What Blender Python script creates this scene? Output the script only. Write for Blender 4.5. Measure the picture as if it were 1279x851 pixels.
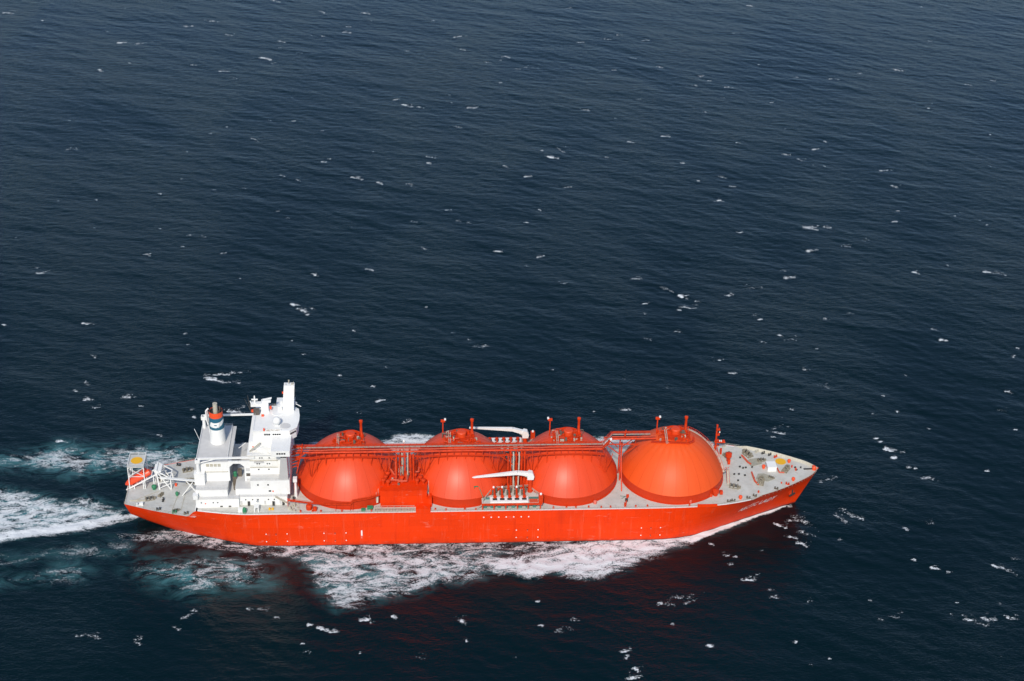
import bpy, bmesh, math, random
import numpy as np
from mathutils import Vector, Matrix

# ------------------------------------------------------------------ camera, sky, sun
sc = bpy.context.scene
for o in list(bpy.data.objects): bpy.data.objects.remove(o)
col = sc.collection
cd = bpy.data.cameras.new('camera'); cam = bpy.data.objects.new('camera', cd); col.objects.link(cam)
cd.sensor_width = 36; cd.lens = 2000/1279*36; cd.clip_start = 1; cd.clip_end = 60000
R_ = Vector((.99781171, -.06097711, .02556527)); U_ = Vector((.00896692, .50787578, .86138365)); F_ = Vector((.06550867, .85926945, -.50731118))
M_ = Matrix((R_, U_, -F_)).transposed().to_4x4(); M_.translation = (115.59, -552.66, 409.1)
cam.matrix_world = M_; sc.camera = cam

SUN_EL, SUN_AZ = math.radians(41), math.radians(191)      # azimuth clockwise from +Y
w = bpy.data.worlds.new('World'); sc.world = w; w.use_nodes = True
nt = w.node_tree; bg = nt.nodes['Background']
sky = nt.nodes.new('ShaderNodeTexSky'); sky.sky_type = 'NISHITA'; sky.sun_disc = False
sky.sun_elevation = SUN_EL; sky.sun_rotation = SUN_AZ; sky.air_density = .85; sky.dust_density = 1.1; sky.ozone_density = 3.2
nt.links.new(sky.outputs[0], bg.inputs[0]); bg.inputs[1].default_value = .15
sl = bpy.data.lights.new('sun', 'SUN'); sl.energy = 3.35; sl.angle = math.radians(3); sl.color = (1, .935, .83)
so = bpy.data.objects.new('sun', sl); col.objects.link(so); so.location = (0, -300, 500)
sd = Vector((math.sin(SUN_AZ)*math.cos(SUN_EL), math.cos(SUN_AZ)*math.cos(SUN_EL), math.sin(SUN_EL)))
so.rotation_euler = sd.to_track_quat('Z', 'Y').to_euler()
vs = sc.view_settings; vs.view_transform = 'Standard'; vs.look = 'None'; vs.exposure = 0; vs.gamma = 1; vs.use_curve_mapping = False
sc.render.engine = 'CYCLES'
random.seed(7); rng = np.random.default_rng(11)

# ------------------------------------------------------------------ materials
def node(nt, t, **kw):
    n = nt.nodes.new(t)
    for k, v in kw.items(): setattr(n, k, v)
    return n
def paint(name, c, rough=.45, var=.10, scale=.25, spec=.5, metal=0, bump=0, dirt=None, stretch=(1, 1, 1), rand=0):
    """painted steel: slow colour drift, fine mottling and an optional dirt or rust tone"""
    m = bpy.data.materials.new(name); m.use_nodes = True; nt = m.node_tree; b = nt.nodes['Principled BSDF']
    L = nt.links.new
    tc = node(nt, 'ShaderNodeTexCoord'); mp = node(nt, 'ShaderNodeMapping'); L(tc.outputs['Object'], mp.inputs[0]); mp.inputs['Scale'].default_value = stretch
    n = node(nt, 'ShaderNodeTexNoise'); n.inputs['Scale'].default_value = scale; n.inputs['Detail'].default_value = 7; n.inputs['Roughness'].default_value = .65
    L(mp.outputs[0], n.inputs['Vector'])
    mr = node(nt, 'ShaderNodeMapRange'); L(n.outputs[0], mr.inputs[0]); mr.inputs[1].default_value = .3; mr.inputs[2].default_value = .7
    mr.inputs[3].default_value = 1-var; mr.inputs[4].default_value = 1+var*.6
    hs = node(nt, 'ShaderNodeHueSaturation'); hs.inputs['Color'].default_value = (*c, 1); L(mr.outputs[0], hs.inputs['Value'])
    out = hs.outputs[0]
    if rand:
        oi = node(nt, 'ShaderNodeObjectInfo'); m2 = node(nt, 'ShaderNodeMapRange'); L(oi.outputs['Random'], m2.inputs[0])
        m2.inputs[3].default_value = 1-rand; m2.inputs[4].default_value = 1+rand
        mm = node(nt, 'ShaderNodeMath', operation='MULTIPLY'); L(mr.outputs[0], mm.inputs[0]); L(m2.outputs[0], mm.inputs[1]); L(mm.outputs[0], hs.inputs['Value'])
    if dirt:
        n2 = node(nt, 'ShaderNodeTexNoise'); n2.inputs['Scale'].default_value = scale*2.3; n2.inputs['Detail'].default_value = 8; n2.inputs['Roughness'].default_value = .7
        L(mp.outputs[0], n2.inputs['Vector'])
        m3 = node(nt, 'ShaderNodeMapRange'); L(n2.outputs[0], m3.inputs[0]); m3.inputs[1].default_value = .52; m3.inputs[2].default_value = .75; m3.inputs[4].default_value = dirt[1]
        mx = node(nt, 'ShaderNodeMix', data_type='RGBA'); L(m3.outputs[0], mx.inputs[0]); L(out, mx.inputs[6]); mx.inputs[7].default_value = (*dirt[0], 1); out = mx.outputs[2]
    L(out, b.inputs['Base Color'])
    b.inputs['Roughness'].default_value = rough; b.inputs['Metallic'].default_value = metal; b.inputs['Specular IOR Level'].default_value = spec
    if bump:
        bp = node(nt, 'ShaderNodeBump'); bp.inputs['Strength'].default_value = bump; bp.inputs['Distance'].default_value = .05; L(n.outputs[0], bp.inputs['Height']); L(bp.outputs[0], b.inputs['Normal'])
    return m
M = dict(
    hull=paint('hull_orange', (.72, .040, .0022), .45, .12, .06, spec=.35, dirt=((.58, .10, .05), .45), stretch=(1, 1, .35)),
    boot=paint('boot_topping', (.16, .02, .014), .5, .2, .4),
    dome=paint('dome_orange', (.71, .060, .011), .43, .13, .16, spec=.4, dirt=((.60, .15, .07), .6), rand=.03, stretch=(.16, 1, .16)),
    domef=paint('dome_fresh_orange', (.76, .088, .012), .5, .08, .14, spec=.3, rand=.02, stretch=(.2, 1, .2), dirt=((.66, .15, .06), .4)),
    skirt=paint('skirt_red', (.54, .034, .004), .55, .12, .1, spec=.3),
    red=paint('machinery_orange', (.62, .045, .006), .5, .3, .8, spec=.3),
    redd=paint('faded_orange', (.60, .085, .035), .5, .2, .6),
    deck=paint('deck_grey', (.50, .50, .47), .75, .14, .25, dirt=((.36, .30, .23), .65)),
    deckw=paint('deck_pale', (.54, .53, .48), .75, .14, .22, dirt=((.36, .32, .25), .7)),
    white=paint('white_paint', (.80, .80, .77), .45, .05, .3, dirt=((.62, .58, .50), .35), stretch=(1, 1, .4)),
    roof=paint('roof_grey', (.56, .555, .54), .7, .10, .3),
    cream=paint('galvanised', (.48, .45, .36), .55, .2, 1.2),
    dark=paint('dark_steel', (.045, .043, .04), .55, .3, 1.5),
    rusty=paint('winch_brown', (.14, .115, .085), .6, .45, 1.5),
    winchf=paint('winch_khaki', (.27, .24, .18), .6, .4, 1.5),
    glass=paint('window_glass', (.012, .016, .022), .12, .2, 1),
    blue=paint('funnel_blue', (.018, .115, .18), .45, .06, .5),
    fred=paint('funnel_orange', (.80, .085, .02), .45, .06, .5),
    yellow=paint('marking_yellow', (.80, .42, .012), .6, .08, .5),
    green=paint('green_paint', (.03, .20, .09), .5, .2, 1),
    soot=paint('soot', (.10, .085, .07), .6, .4, 1.2),
    boat=paint('lifeboat_orange', (.80, .07, .018), .38, .06, .8),
    brown=paint('name_brown', (.17, .09, .03), .6, .1, 1),
    pink=paint('scuff_pink', (.70, .16, .11), .6, .3, .8),
    pan=paint('pan_olive', (.36, .345, .27), .7, .25, .8, dirt=((.22, .17, .11), .7)),
    teal=paint('tray_green', (.07, .20, .17), .6, .3, 1.2),
)
def hull_paint():
    m = paint('hull_orange', (.78, .040, .0012), .5, .08, .06, spec=.2); nt = m.node_tree; L = nt.links.new; b = nt.nodes['Principled BSDF']
    src = b.inputs['Base Color'].links[0].from_socket; tc = node(nt, 'ShaderNodeTexCoord')
    def layer(src, stretch, scale, lo, hi, amt, colr, zmask=None):
        mp = node(nt, 'ShaderNodeMapping'); L(tc.outputs['Object'], mp.inputs[0]); mp.inputs['Scale'].default_value = stretch
        n = node(nt, 'ShaderNodeTexNoise'); L(mp.outputs[0], n.inputs['Vector']); n.inputs['Scale'].default_value = scale; n.inputs['Detail'].default_value = 8; n.inputs['Roughness'].default_value = .7
        r = node(nt, 'ShaderNodeMapRange'); L(n.outputs[0], r.inputs[0]); r.inputs[1].default_value = lo; r.inputs[2].default_value = hi; r.inputs[4].default_value = amt; f = r.outputs[0]
        if zmask:
            sx = node(nt, 'ShaderNodeSeparateXYZ'); L(tc.outputs['Object'], sx.inputs[0]); q = node(nt, 'ShaderNodeMapRange'); L(sx.outputs[2], q.inputs[0])
            q.inputs[1].default_value = zmask[0]; q.inputs[2].default_value = zmask[1]; q.inputs[3].default_value = 1; q.inputs[4].default_value = 0
            k = node(nt, 'ShaderNodeMath', operation='MULTIPLY'); L(f, k.inputs[0]); L(q.outputs[0], k.inputs[1]); f = k.outputs[0]
        x = node(nt, 'ShaderNodeMix', data_type='RGBA'); L(f, x.inputs[0]); L(src, x.inputs[6]); x.inputs[7].default_value = (*colr, 1); return x.outputs[2]
    src = layer(src, (1, 1, .07), .55, .56, .78, .5, (.62, .15, .08))            # pale salt runs
    src = layer(src, (1, 1, .10), .33, .55, .75, .5, (.46, .020, .004))           # darker runs
    src = layer(src, (.35, 1, 1.2), .5, .60, .74, .7, (.66, .22, .15))            # fender scuffs
    src = layer(src, (.5, 1, 1), .6, .35, .65, .8, (.30, .030, .012), (.5, 2.6))  # grime along the waterline
    br = node(nt, 'ShaderNodeTexBrick'); mp = node(nt, 'ShaderNodeMapping'); L(tc.outputs['Object'], mp.inputs[0]); mp.inputs['Rotation'].default_value = (math.pi/2, 0, 0); L(mp.outputs[0], br.inputs[0])
    br.inputs['Scale'].default_value = 1; br.inputs['Brick Width'].default_value = 11; br.inputs['Row Height'].default_value = 3.1; br.inputs['Mortar Size'].default_value = .035; br.inputs['Mortar Smooth'].default_value = .5
    br.inputs['Color1'].default_value = (.93, .93, .93, 1); br.inputs['Color2'].default_value = (1.05, 1.05, 1.05, 1); br.inputs['Mortar'].default_value = (.80, .80, .80, 1)
    x = node(nt, 'ShaderNodeMix', data_type='RGBA', blend_type='MULTIPLY'); x.inputs[0].default_value = 1; L(src, x.inputs[6]); L(br.outputs[0], x.inputs[7]); L(x.outputs[2], b.inputs['Base Color'])
    return m
M['hull'] = hull_paint()
# ------------------------------------------------------------------ mesh helper
class MB:
    def __init__(s): s.v = []; s.f = []
    def add(s, v, f):
        n = len(s.v); s.v += [tuple(p) for p in v]; s.f += [tuple(i+n for i in q) for q in f]; return s
    def box(s, x0, x1, y0, y1, z0, z1):
        return s.add([(x0,y0,z0),(x1,y0,z0),(x1,y1,z0),(x0,y1,z0),(x0,y0,z1),(x1,y0,z1),(x1,y1,z1),(x0,y1,z1)],
                     [(0,3,2,1),(4,5,6,7),(0,1,5,4),(1,2,6,5),(2,3,7,6),(3,0,4,7)])
    def cbox(s, x, y, z, lx, ly, lz, a=0):
        c, n = math.cos(a), math.sin(a)
        P = [(x+c*u*lx/2-n*v*ly/2, y+n*u*lx/2+c*v*ly/2, z+k*lz) for k in (0, 1) for u, v in ((-1,-1),(1,-1),(1,1),(-1,1))]
        return s.add(P, [(0,3,2,1),(4,5,6,7),(0,1,5,4),(1,2,6,5),(2,3,7,6),(3,0,4,7)])
    def tube(s, p, q, r, r2=None, n=8):
        p, q = Vector(p), Vector(q); r2 = r if r2 is None else r2
        d = (q-p).normalized(); a = d.orthogonal().normalized(); b = d.cross(a)
        V = []
        for c, rr in ((p, r), (q, r2)):
            V += [c+(a*math.cos(2*math.pi*i/n)+b*math.sin(2*math.pi*i/n))*rr for i in range(n)]
        Fc = [(i, (i+1) % n, n+(i+1) % n, n+i) for i in range(n)] + [tuple(range(n))[::-1], tuple(range(n, 2*n))]
        return s.add(V, Fc)
    def path(s, pts, r, n=6):
        for a, b in zip(pts, pts[1:]): s.tube(a, b, r, n=n)
        return s
    def beam(s, p, q, wd, ht=None):
        """square bar between two points"""
        p, q = Vector(p), Vector(q); d = (q-p).normalized(); ht = ht or wd
        sd_ = d.cross(Vector((0,0,1))); sd_ = Vector((1,0,0)) if sd_.length < 1e-4 else sd_.normalized(); up = sd_.cross(d)
        V = [c+sd_*u*wd/2+up*v*ht/2 for c in (p, q) for u, v in ((-1,-1),(1,-1),(1,1),(-1,1))]
        return s.add(V, [(0,3,2,1),(4,5,6,7),(0,1,5,4),(1,2,6,5),(2,3,7,6),(3,0,4,7)])
    def lathe(s, x, y, prof, n=24, cap=True):
        V = [(x+r*math.cos(2*math.pi*i/n), y+r*math.sin(2*math.pi*i/n), z) for r, z in prof for i in range(n)]
        Fc = [(k*n+i, k*n+(i+1) % n, (k+1)*n+(i+1) % n, (k+1)*n+i) for k in range(len(prof)-1) for i in range(n)]
        if cap: Fc += [tuple(range(n))[::-1], tuple(range((len(prof)-1)*n, len(prof)*n))]
        return s.add(V, Fc)
    def prism(s, poly, z0, z1):
        n = len(poly); V = [(x, y, z0) for x, y in poly]+[(x, y, z1) for x, y in poly]
        return s.add(V, [tuple(range(n))[::-1], tuple(range(n, 2*n))]+[(i, (i+1) % n, n+(i+1) % n, n+i) for i in range(n)])
    def yprism(s, poly, y0, y1):
        n = len(poly); V = [(x, y0, z) for x, z in poly]+[(x, y1, z) for x, z in poly]
        return s.add(V, [tuple(range(n)), tuple(range(n, 2*n))[::-1]]+[(i, n+i, n+(i+1) % n, (i+1) % n) for i in range(n)])
    def mesh(s, name, mat, smooth=False):
        me = bpy.data.meshes.new(name); me.from_pydata([tuple(p) for p in s.v], [], s.f); me.update()
        bm = bmesh.new(); bm.from_mesh(me); bmesh.ops.recalc_face_normals(bm, faces=bm.faces); bm.to_mesh(me); bm.free()
        if mat: me.materials.append(mat)
        if smooth:
            me.polygons.foreach_set('use_smooth', [True]*len(me.polygons))
            me.set_sharp_from_angle(angle=math.radians(38))
        return me
    def build(s, name, mat, parent, smooth=False, label=None, kind=None):
        o = bpy.data.objects.new(name, s.mesh(name, M[mat] if isinstance(mat, str) else mat, smooth)); col.objects.link(o)
        o.parent = parent
        if parent is not None and parent.get('category'): o.location = -parent.location
        if label: o['label'] = label
        if kind: o['kind'] = kind
        return o
def clone(o, parent, loc=None, rz=None):
    c = o.copy(); col.objects.link(c); c.parent = parent
    if loc is not None: c.location = loc
    if rz is not None: c.rotation_euler.z = rz
    return c
def pchip(x, y, xq):
    x, y, xq = map(lambda a: np.asarray(a, float), (x, y, xq)); h = np.diff(x); d = np.diff(y)/h
    m = np.zeros_like(y); m[0] = d[0]; m[-1] = d[-1]
    for i in range(1, len(x)-1): m[i] = 0 if d[i-1]*d[i] <= 0 else 2*d[i-1]*d[i]/(d[i-1]+d[i])
    k = np.clip(np.searchsorted(x, xq)-1, 0, len(h)-1); t = (xq-x[k])/h[k]
    return (2*t**3-3*t**2+1)*y[k]+(t**3-2*t**2+t)*h[k]*m[k]+(-2*t**3+3*t**2)*y[k+1]+(t**3-t**2)*h[k]*m[k+1]
CAPS=[(-181,633,9.1,0.9),(-152,615,3,0.7),(-157.8,589.4,3.1,0.7),(-101.7,591.8,2,0.6),(-87.5,568.9,6.8,1),(-75.6,567.3,11.7,0.5),(-94.2,512.9,5.6,1),(-43.5,603.7,7,0.9),(-25.6,615.3,7.7,0.9),(-33.5,617.7,2.4,0.7),(-12.7,585.1,6.9,0.6),(16,663.8,10.5,0.7),(54.6,637.4,6.6,1),(26.9,572.2,5.9,0.8),(26.4,558.6,2.7,0.8),(18.5,537,9.6,1),(23.9,527.9,3.4,0.8),(-9,512.3,7.1,0.9),(-0.4,499.4,4.1,0.5),(-30.9,523.8,4.7,0.4),(-100.3,424.6,1.7,0.7),(-8,402.8,2.1,0.9),(1.3,413.8,1.7,0.7),(27.8,424.2,2.1,0.7),(43.5,423.3,2.1,0.7),(-19.8,374.6,1.7,0.7),(-28.9,313.8,1.9,0.9),(2.4,318.9,2.9,0.6),(42.2,338.3,4.3,0.8),(52,331.6,3.9,0.6),(66.3,359,3,0.9),(68.8,363.5,2.4,0.6),(56.1,582.9,2.8,0.7),(41,548.1,3.9,0.6),(-90.5,377.7,6.7,0.35),(-64.8,305.9,1.9,0.5),(-85.7,304.6,1.6,0.5),(42.8,289.8,3.1,0.4),(21.7,392.3,8.6,0.3),(87.1,634.7,7.5,1),(75,603.8,4.9,0.7),(74.1,591.9,7.3,0.8),(138.7,617.3,3.7,0.8),(156,582.7,7.3,0.9),(118,553.8,5.1,0.7),(159.1,556.3,6.7,0.7),(189.9,540.4,7.9,0.9),(175.7,531,5.1,0.7),(184.7,534.9,2.3,0.9),(196,517.7,3.1,0.8),(206.2,519.9,11.6,0.3),(182.7,491.6,2.7,0.7),(110.7,460,4.4,0.8),(117.4,448.9,9.1,1),(127,446.1,4.7,0.8),(161.2,445.2,8.4,1),(146.7,454.3,5.5,0.5),(150.5,412.8,5.3,0.5),(131.9,364.5,7.1,0.6),(130.5,356.3,3,0.9),(86.1,333.4,8.2,1.1),(100.5,326.7,4.6,0.9),(119,324.6,5.6,0.4),(201.8,375.6,2.4,1.1),(207.8,364.3,8.2,1),(214.9,376.9,10.4,0.35),(190.9,335.9,4.7,0.9),(193.8,290.3,1.9,1),(184.9,273.9,2.5,1),(141.4,289.7,4.1,0.5),(146,275.7,3.5,0.6),(152.6,273.5,3.1,0.6),(244.2,648.3,6.4,0.6),(295.2,576.5,5.3,0.8),(265.5,580.3,8.2,0.5),(277,587.5,4.5,0.6),(280.4,540,5.2,0.6),(265.9,514.9,5.8,0.5),(298.1,521.5,4.7,0.8),(275.4,460.8,4.9,0.5),(236.6,442,5.9,0.6),(260.8,387.9,4.6,0.8),(284.3,397.1,5.7,0.9),(241.8,365,2.8,0.7),(288.8,356.1,3.1,0.9),(178,351.2,4,0.5),(246.3,572,5.3,0.6),(213.2,320.2,6.6,0.4),(389,656.2,6.1,0.9),(526.2,656.2,2.7,0.9),(365.8,592.6,4.6,0.6),(406.2,616.2,2.6,0.5),(370.3,527.4,1.6,0.9),(325.3,504.7,5.1,0.7),(329.5,495.3,3.9,0.8),(340.8,482.5,6.5,0.6),(317.6,487,4.2,0.6),(366,455.7,3,0.8),(317.5,437.3,4.1,0.6),(330.4,387.3,3.5,0.8),(364.9,410.4,1.5,0.6),(387.7,388.5,3.9,0.9),(378.2,376.8,5.3,0.9),(357.9,368.8,5.3,0.8),(364.8,359.9,6.3,0.8),(376.9,350.7,1.4,1),(309.6,334.5,6.1,0.8),(314.7,321.5,5,0.6),(302.6,302.4,5.9,0.9),(294,329.8,1.7,0.9),(288.4,355.7,3.4,0.9),(470,517.7,8.8,0.9),(414.2,320.1,5.1,0.9),(415,344,8.6,0.4),(406.5,286.7,2.3,0.9),(401.6,272.2,3.6,0.7),(349.1,265.3,8,0.9),(359.5,265.5,5.1,0.5),(471,445.6,1.5,1),(475.4,453.9,2.7,0.6),(533.1,496.2,4,0.7),(510.3,577.3,2.9,0.6),(454.3,267.8,1.3,1),(438.5,279.9,1,0.8),(418,499.9,9.8,0.4),(393.2,502.9,3.9,0.5),(441.3,510.6,5.9,0.5),(432.1,493.7,2.7,0.5),(482.4,350.7,1.4,0.6),(498.6,400.3,1.5,0.7),(-78.3,215.5,5.7,0.9),(-82.4,221.7,2.3,0.5),(-4.5,258.5,3.3,0.7),(2.9,256.8,3.9,0.6),(-7.8,245.2,1.8,0.8),(-25.7,236.3,3,0.6),(15.9,237.1,3,0.8),(67.1,211.4,5,1),(58.3,177.6,4.8,1.1),(63.5,172.4,9.8,0.7),(67.6,174,2.8,0.6),(-46.3,160.6,3,1.1),(-42.8,159.8,3.5,0.5),(-87.2,159.9,2.4,0.9),(-36.3,128.1,4,0.7),(7.6,139.7,2.1,0.6),(4.7,149.9,1.6,0.6),(22.2,103.6,11.6,1),(26.8,109.7,7.8,1.1),(33.8,111.3,5.8,0.7),(33.2,102.9,6.5,0.5),(-36.2,103.3,4.6,0.7),(-40.9,97.1,2.3,0.9),(-32.3,89,4.5,0.8),(-27.7,81.9,4.3,0.5),(-14.5,90.3,6.3,0.8),(-7.8,83.1,3.5,0.6),(36.7,77.5,7.6,1),(16.9,73.3,2.2,1),(15.5,79.8,1.8,0.6),(39.2,82.1,1.5,1),(83,108.3,1.8,1),(75.4,85.6,3.1,0.5),(58.2,142,1.9,0.6),(65,128.6,2.1,0.4),(4.1,58.3,2.7,0.6),(-38.3,54,4.8,0.9),(-100.4,257.5,1.5,0.6),(63.4,84.6,1.8,0.9),(96.4,216.4,4.4,1),(126.6,241.5,3.6,0.6),(167.6,237.4,5.4,0.8),(191.1,231,4.8,0.7),(181.7,220.6,2.4,0.5),(240.6,204.9,6.4,0.7),(254.7,191.1,8.7,0.5),(241.6,176.8,2.8,1),(262.1,184.4,4.9,1),(257.7,170,2,1.1),(260.8,172.2,3.4,0.7),(239.1,166.5,1.4,0.7),(254.6,147.6,3.6,0.6),(237.6,139.2,4.1,0.4),(155.6,135.4,4.6,0.5),(151.4,133.4,5.4,0.5),(146.6,141.4,1.9,0.6),(139.1,148.5,1.4,0.7),(125.6,174.9,1.4,0.8),(99,98.3,2.1,1.2),(104,85.8,4.6,1.2),(116.2,67.1,5.5,0.6),(219,74.7,4.1,0.7),(202.5,73.9,1.5,0.7),(240.9,93.7,5.2,0.3),(200.5,199.4,4.3,0.4),(88.8,151,1.9,0.6),(105.1,115.5,1.3,0.6),(186.7,111.6,1.3,0.8),(220.5,102.5,1.3,0.6),(349.1,265.3,8.6,0.9),(359.5,265.2,5.1,0.7),(307.3,259.5,3.8,0.8),(344,235.9,6.8,0.7),(365.2,240.7,6.6,0.7),(378.3,249.1,3.8,0.5),(396,209.2,4,1),(415.3,218,1.5,1),(436.8,208.7,6.1,0.7),(443,206.7,5.5,0.7),(324.5,203.9,6.6,0.8),(322.7,212.1,3.9,0.5),(302.7,192.4,8.9,0.3),(287.8,185.4,5,0.7),(262.1,183.4,6.4,1),(269.6,178.2,3.2,0.7),(264.7,172.1,8.6,0.6),(298.8,159.2,2.3,1.1),(297.7,162.9,3.4,0.6),(305.3,142.8,2,1.2),(310.5,138.6,6.4,0.5),(296.7,136.4,3.6,0.5),(321.8,129.5,1.7,0.8),(271.3,119,5.5,0.4),(276,107.1,6.7,0.5),(312.9,108.4,4.1,0.5),(317.8,94.4,5.3,0.4),(343.8,84.5,1.3,0.9),(346.9,71,1.6,1),(335.1,68.9,1.8,0.7),(296.7,73.7,2.1,1),(331.1,48.1,2.3,1.1),(332.5,45.4,2.5,0.7),(335.9,39.1,5.5,1.1),(341,36.8,3.8,0.5),(286,55.4,8.9,0.6),(283.4,50.5,2.5,0.7),(389.8,136.4,4.2,1),(388,147.2,3.7,0.8),(334.3,159.2,2.6,0.6),(424.8,128.1,1.7,0.9),(421.8,121.5,4.2,0.6),(407.3,86.6,3.5,0.5),(398.6,69.9,4,0.5),(398.7,54.2,1.6,0.9),(360,102.9,1.4,0.6),(348.6,164.4,3.8,0.4),(335.3,38.3,5.5,1),(335.6,32.2,2.7,1.2),(339.9,24.8,1.7,1.1),(342.4,23.9,1.7,1),(345.9,16.6,3.7,1),(349,14.5,3.2,0.5),(374.6,21.4,1.7,1.2),(302,15.7,9.7,0.35),(273.3,-16.3,5.4,1.3),(276.8,-24.5,4.6,1.3),(279.8,-29.6,5,1.1),(282.3,-12.8,10.6,0.65),(283.6,-22.9,8.1,0.45),(306.5,-10.5,9.4,0.75),(301.4,-11.9,8.2,0.55),(278.5,-2.9,5.2,0.9),(249.7,-36.6,1.6,1),(246.6,-41.3,2.2,0.7),(253,-52.2,5.5,1.1),(255.8,-49.5,3.3,0.6),(261.4,-62.9,3.9,0.6),(260.1,-58.3,2.2,0.5),(326.1,-20.1,2.8,0.8),(337.5,-16.7,4.7,0.5),(323.4,-41.2,1.6,1.1),(331.5,-47,3.4,1),(335.8,-49.6,2.3,0.8),(357.9,-46.7,4.5,1.4),(361.6,-50.9,7.9,0.5),(367.2,-41.2,3.4,0.4),(336.3,-78.9,5.4,1.1),(340.1,-82.3,6.5,0.4),(343.8,-78.7,6.5,0.8),(352.7,-79.1,4.8,1),(350.6,-69.6,1.3,0.8),(329.1,-75.6,1.1,0.8),(333.5,-68.3,1.3,0.7),(301.1,-78.2,3.2,0.4),(306.9,-76.7,4.3,0.35),(230,-90.7,2.5,1),(263.5,-89.6,1.5,0.9),(266.5,-102.9,1.5,0.6),(274.7,-99.2,1.5,0.5),(241.1,-28.4,2.3,1),(261.3,-32.9,0.9,0.8),(238.7,-41.1,0,0.1),(275.1,-66,2.8,0.5),(296.3,-26.2,1.2,0.7),(227.2,-64,6.5,0.35),(298.8,-66.2,1.1,0.6),(83,-76.8,4.3,1.2),(87,-78.3,3.7,1.1),(77.6,-73.9,2.5,1.1),(99.7,-72.7,5.6,1.1),(109.6,-70.6,2.5,1.2),(59.2,-64.3,3.7,0.8),(53.3,-63.7,2.5,0.9),(64.2,-69.2,2.5,0.8),(136.2,-73.8,5.6,0.6),(137.1,-84.5,1.8,0.9),(166.2,-77.1,2.5,0.8),(173.6,-81.1,2.8,0.8),(166,-62.8,1.9,0.8),(97,-90.5,1.2,0.8),(120.5,-94.3,4.2,0.4),(13.3,-79.7,3,0.8),(13.4,-82.4,3,0.7),(27.1,-74.6,3.6,0.7),(75.1,-84.8,1.2,0.8),(-5.5,-77.7,9,0.4),(31.7,-66.8,7.4,0.5),(216.2,-65.8,3.8,1),(218.6,-66.8,3.8,0.8),(177.5,-79.3,3.7,0.7),(198.2,-95.5,3,0.8),(200.8,-103.6,3,1),(198.3,-92.4,4.3,0.6),(199.6,-107.9,6.6,0.9),(229.8,-91.1,2.2,1),(224.5,-63.6,9.6,0.4),(180.4,-74.3,3.1,0.6),(217.6,-77.8,1.6,0.7),(263.3,-89.9,1.2,0.9),(247.1,-36.2,3.3,0.6)]
WAKE={'bow_white':[(281,-1.6),(270,-8.6),(260.3,-13.6),(248.3,-21.5),(239,-24.7),(234.8,-29.5),(224.3,-32.9),(222,-37.1),(212.7,-39.9),(206,-45.4),(192.4,-51.2),(184.1,-52.9),(176.3,-50.2),(173.3,-47),(168.4,-51.5),(161.8,-50.3),(157.1,-47.6),(149,-47.3),(144.4,-42.1),(136.4,-39.8),(141.5,-33.7),(158.1,-31),(178.4,-24),(198.7,-18),(222.5,-15),(240.5,-7),(258.9,-2),(272.4,2)],
'mid_foam':[(158.1,-31),(147.4,-48.8),(137.6,-53),(126.4,-53.2),(120,-58.4),(105.8,-61.4),(98.1,-67),(88.8,-67.2),(86.6,-68),(82.4,-62.6),(75.7,-51.7),(72.9,-40),(66.7,-33.7),(71.1,-25.4),(112.1,-26.5),(158.4,-25.7)],
'teal1':[(-0,-37.9),(14.4,-51.3),(30.9,-58.7),(41.4,-55.6),(55.4,-54.5),(64.6,-51.4),(64.5,-39.8),(56.6,-28.2),(43.4,-24.6),(27.4,-27.3),(11.6,-30),(2.3,-31.8)],
'hullside':[(29.4,-10),(46.4,-15),(59.8,-20),(85.9,-20),(118.7,-20),(158.4,-20),(198.4,-20),(211.1,-31.5),(158,-33.1),(112.1,-31.8),(73.2,-33.9),(47.1,-30),(23.6,-21.9),(-2.9,-18.5),(-10,-14.6)],
'stern_white':[(9,-4),(-4.4,-8.2),(-13.6,-12.3),(-22.9,-15.3),(-33.9,-17.1),(-41.8,-18),(-50.9,-20.9),(-68.7,-26.7),(-72,-12.8),(-53.4,-9),(-40.9,-6.1),(-25.2,-2.1),(-12.4,1),(4,3)],
'stern_mid':[(6,3),(-6.2,4.2),(-15.5,10.1),(-22.7,13.2),(-28.9,9.9),(-38.1,14.2),(-48.9,18),(-59.8,21.8),(-81,25.8),(-70.5,-19.3),(-52.4,-13.4),(-33.2,-12.3),(-14.4,-7.3),(-5.3,-2)],
'far_teal':[(20.8,53),(15.7,53.8),(4.6,51.5),(-13.4,53.2),(-23.4,48.9),(-33.1,54.3),(-40.2,54.4),(-51.4,48.3),(-65.1,46.8),(-85.3,44.1),(-81.7,28.8),(-62.1,32.6),(-44.6,30.9),(-30.1,26.3),(-16.6,27.8),(-4.8,29.9),(4.6,23.7),(24.7,29.2)],
'far_bow':[(61.8,49.5),(76.1,52.4),(105,53),(112.2,58.7),(123.2,57.1),(134,52.9),(148.6,52.6),(185.4,53.7),(222.2,52.9),(244.4,52.4),(272.1,41.9),(256.4,35.9),(184,37.7),(112.2,36.3),(62.7,34.4)],
'left_teal':[(-26.9,-46.2),(-19,-46.9),(-10.9,-42.6),(-11.1,-37.6),(-17.6,-31.2),(-29.2,-34),(-34.5,-38.9),(-46.5,-41.6),(-58.2,-45.2),(-57.3,-49.2),(-45.3,-47.6),(-36.3,-45.9)],
'left_mid':[(-50,-25.1),(-31.3,-22.5),(-12.6,-18.8),(3.7,-19.2),(20.3,-21.8),(2.1,-30.8),(-16.9,-31.3),(-35.7,-32.8),(-47.6,-36.5),(-65.6,-40),(-68,-29.8)],
'bow_edge':[(282.5,-.3),(273,-6.2),(262,-11.6),(250,-18.2),(240,-23.8),(233,-28),(228,-24),(240,-14),(252,-7),(264,-2),(277,2)],
}
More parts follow.
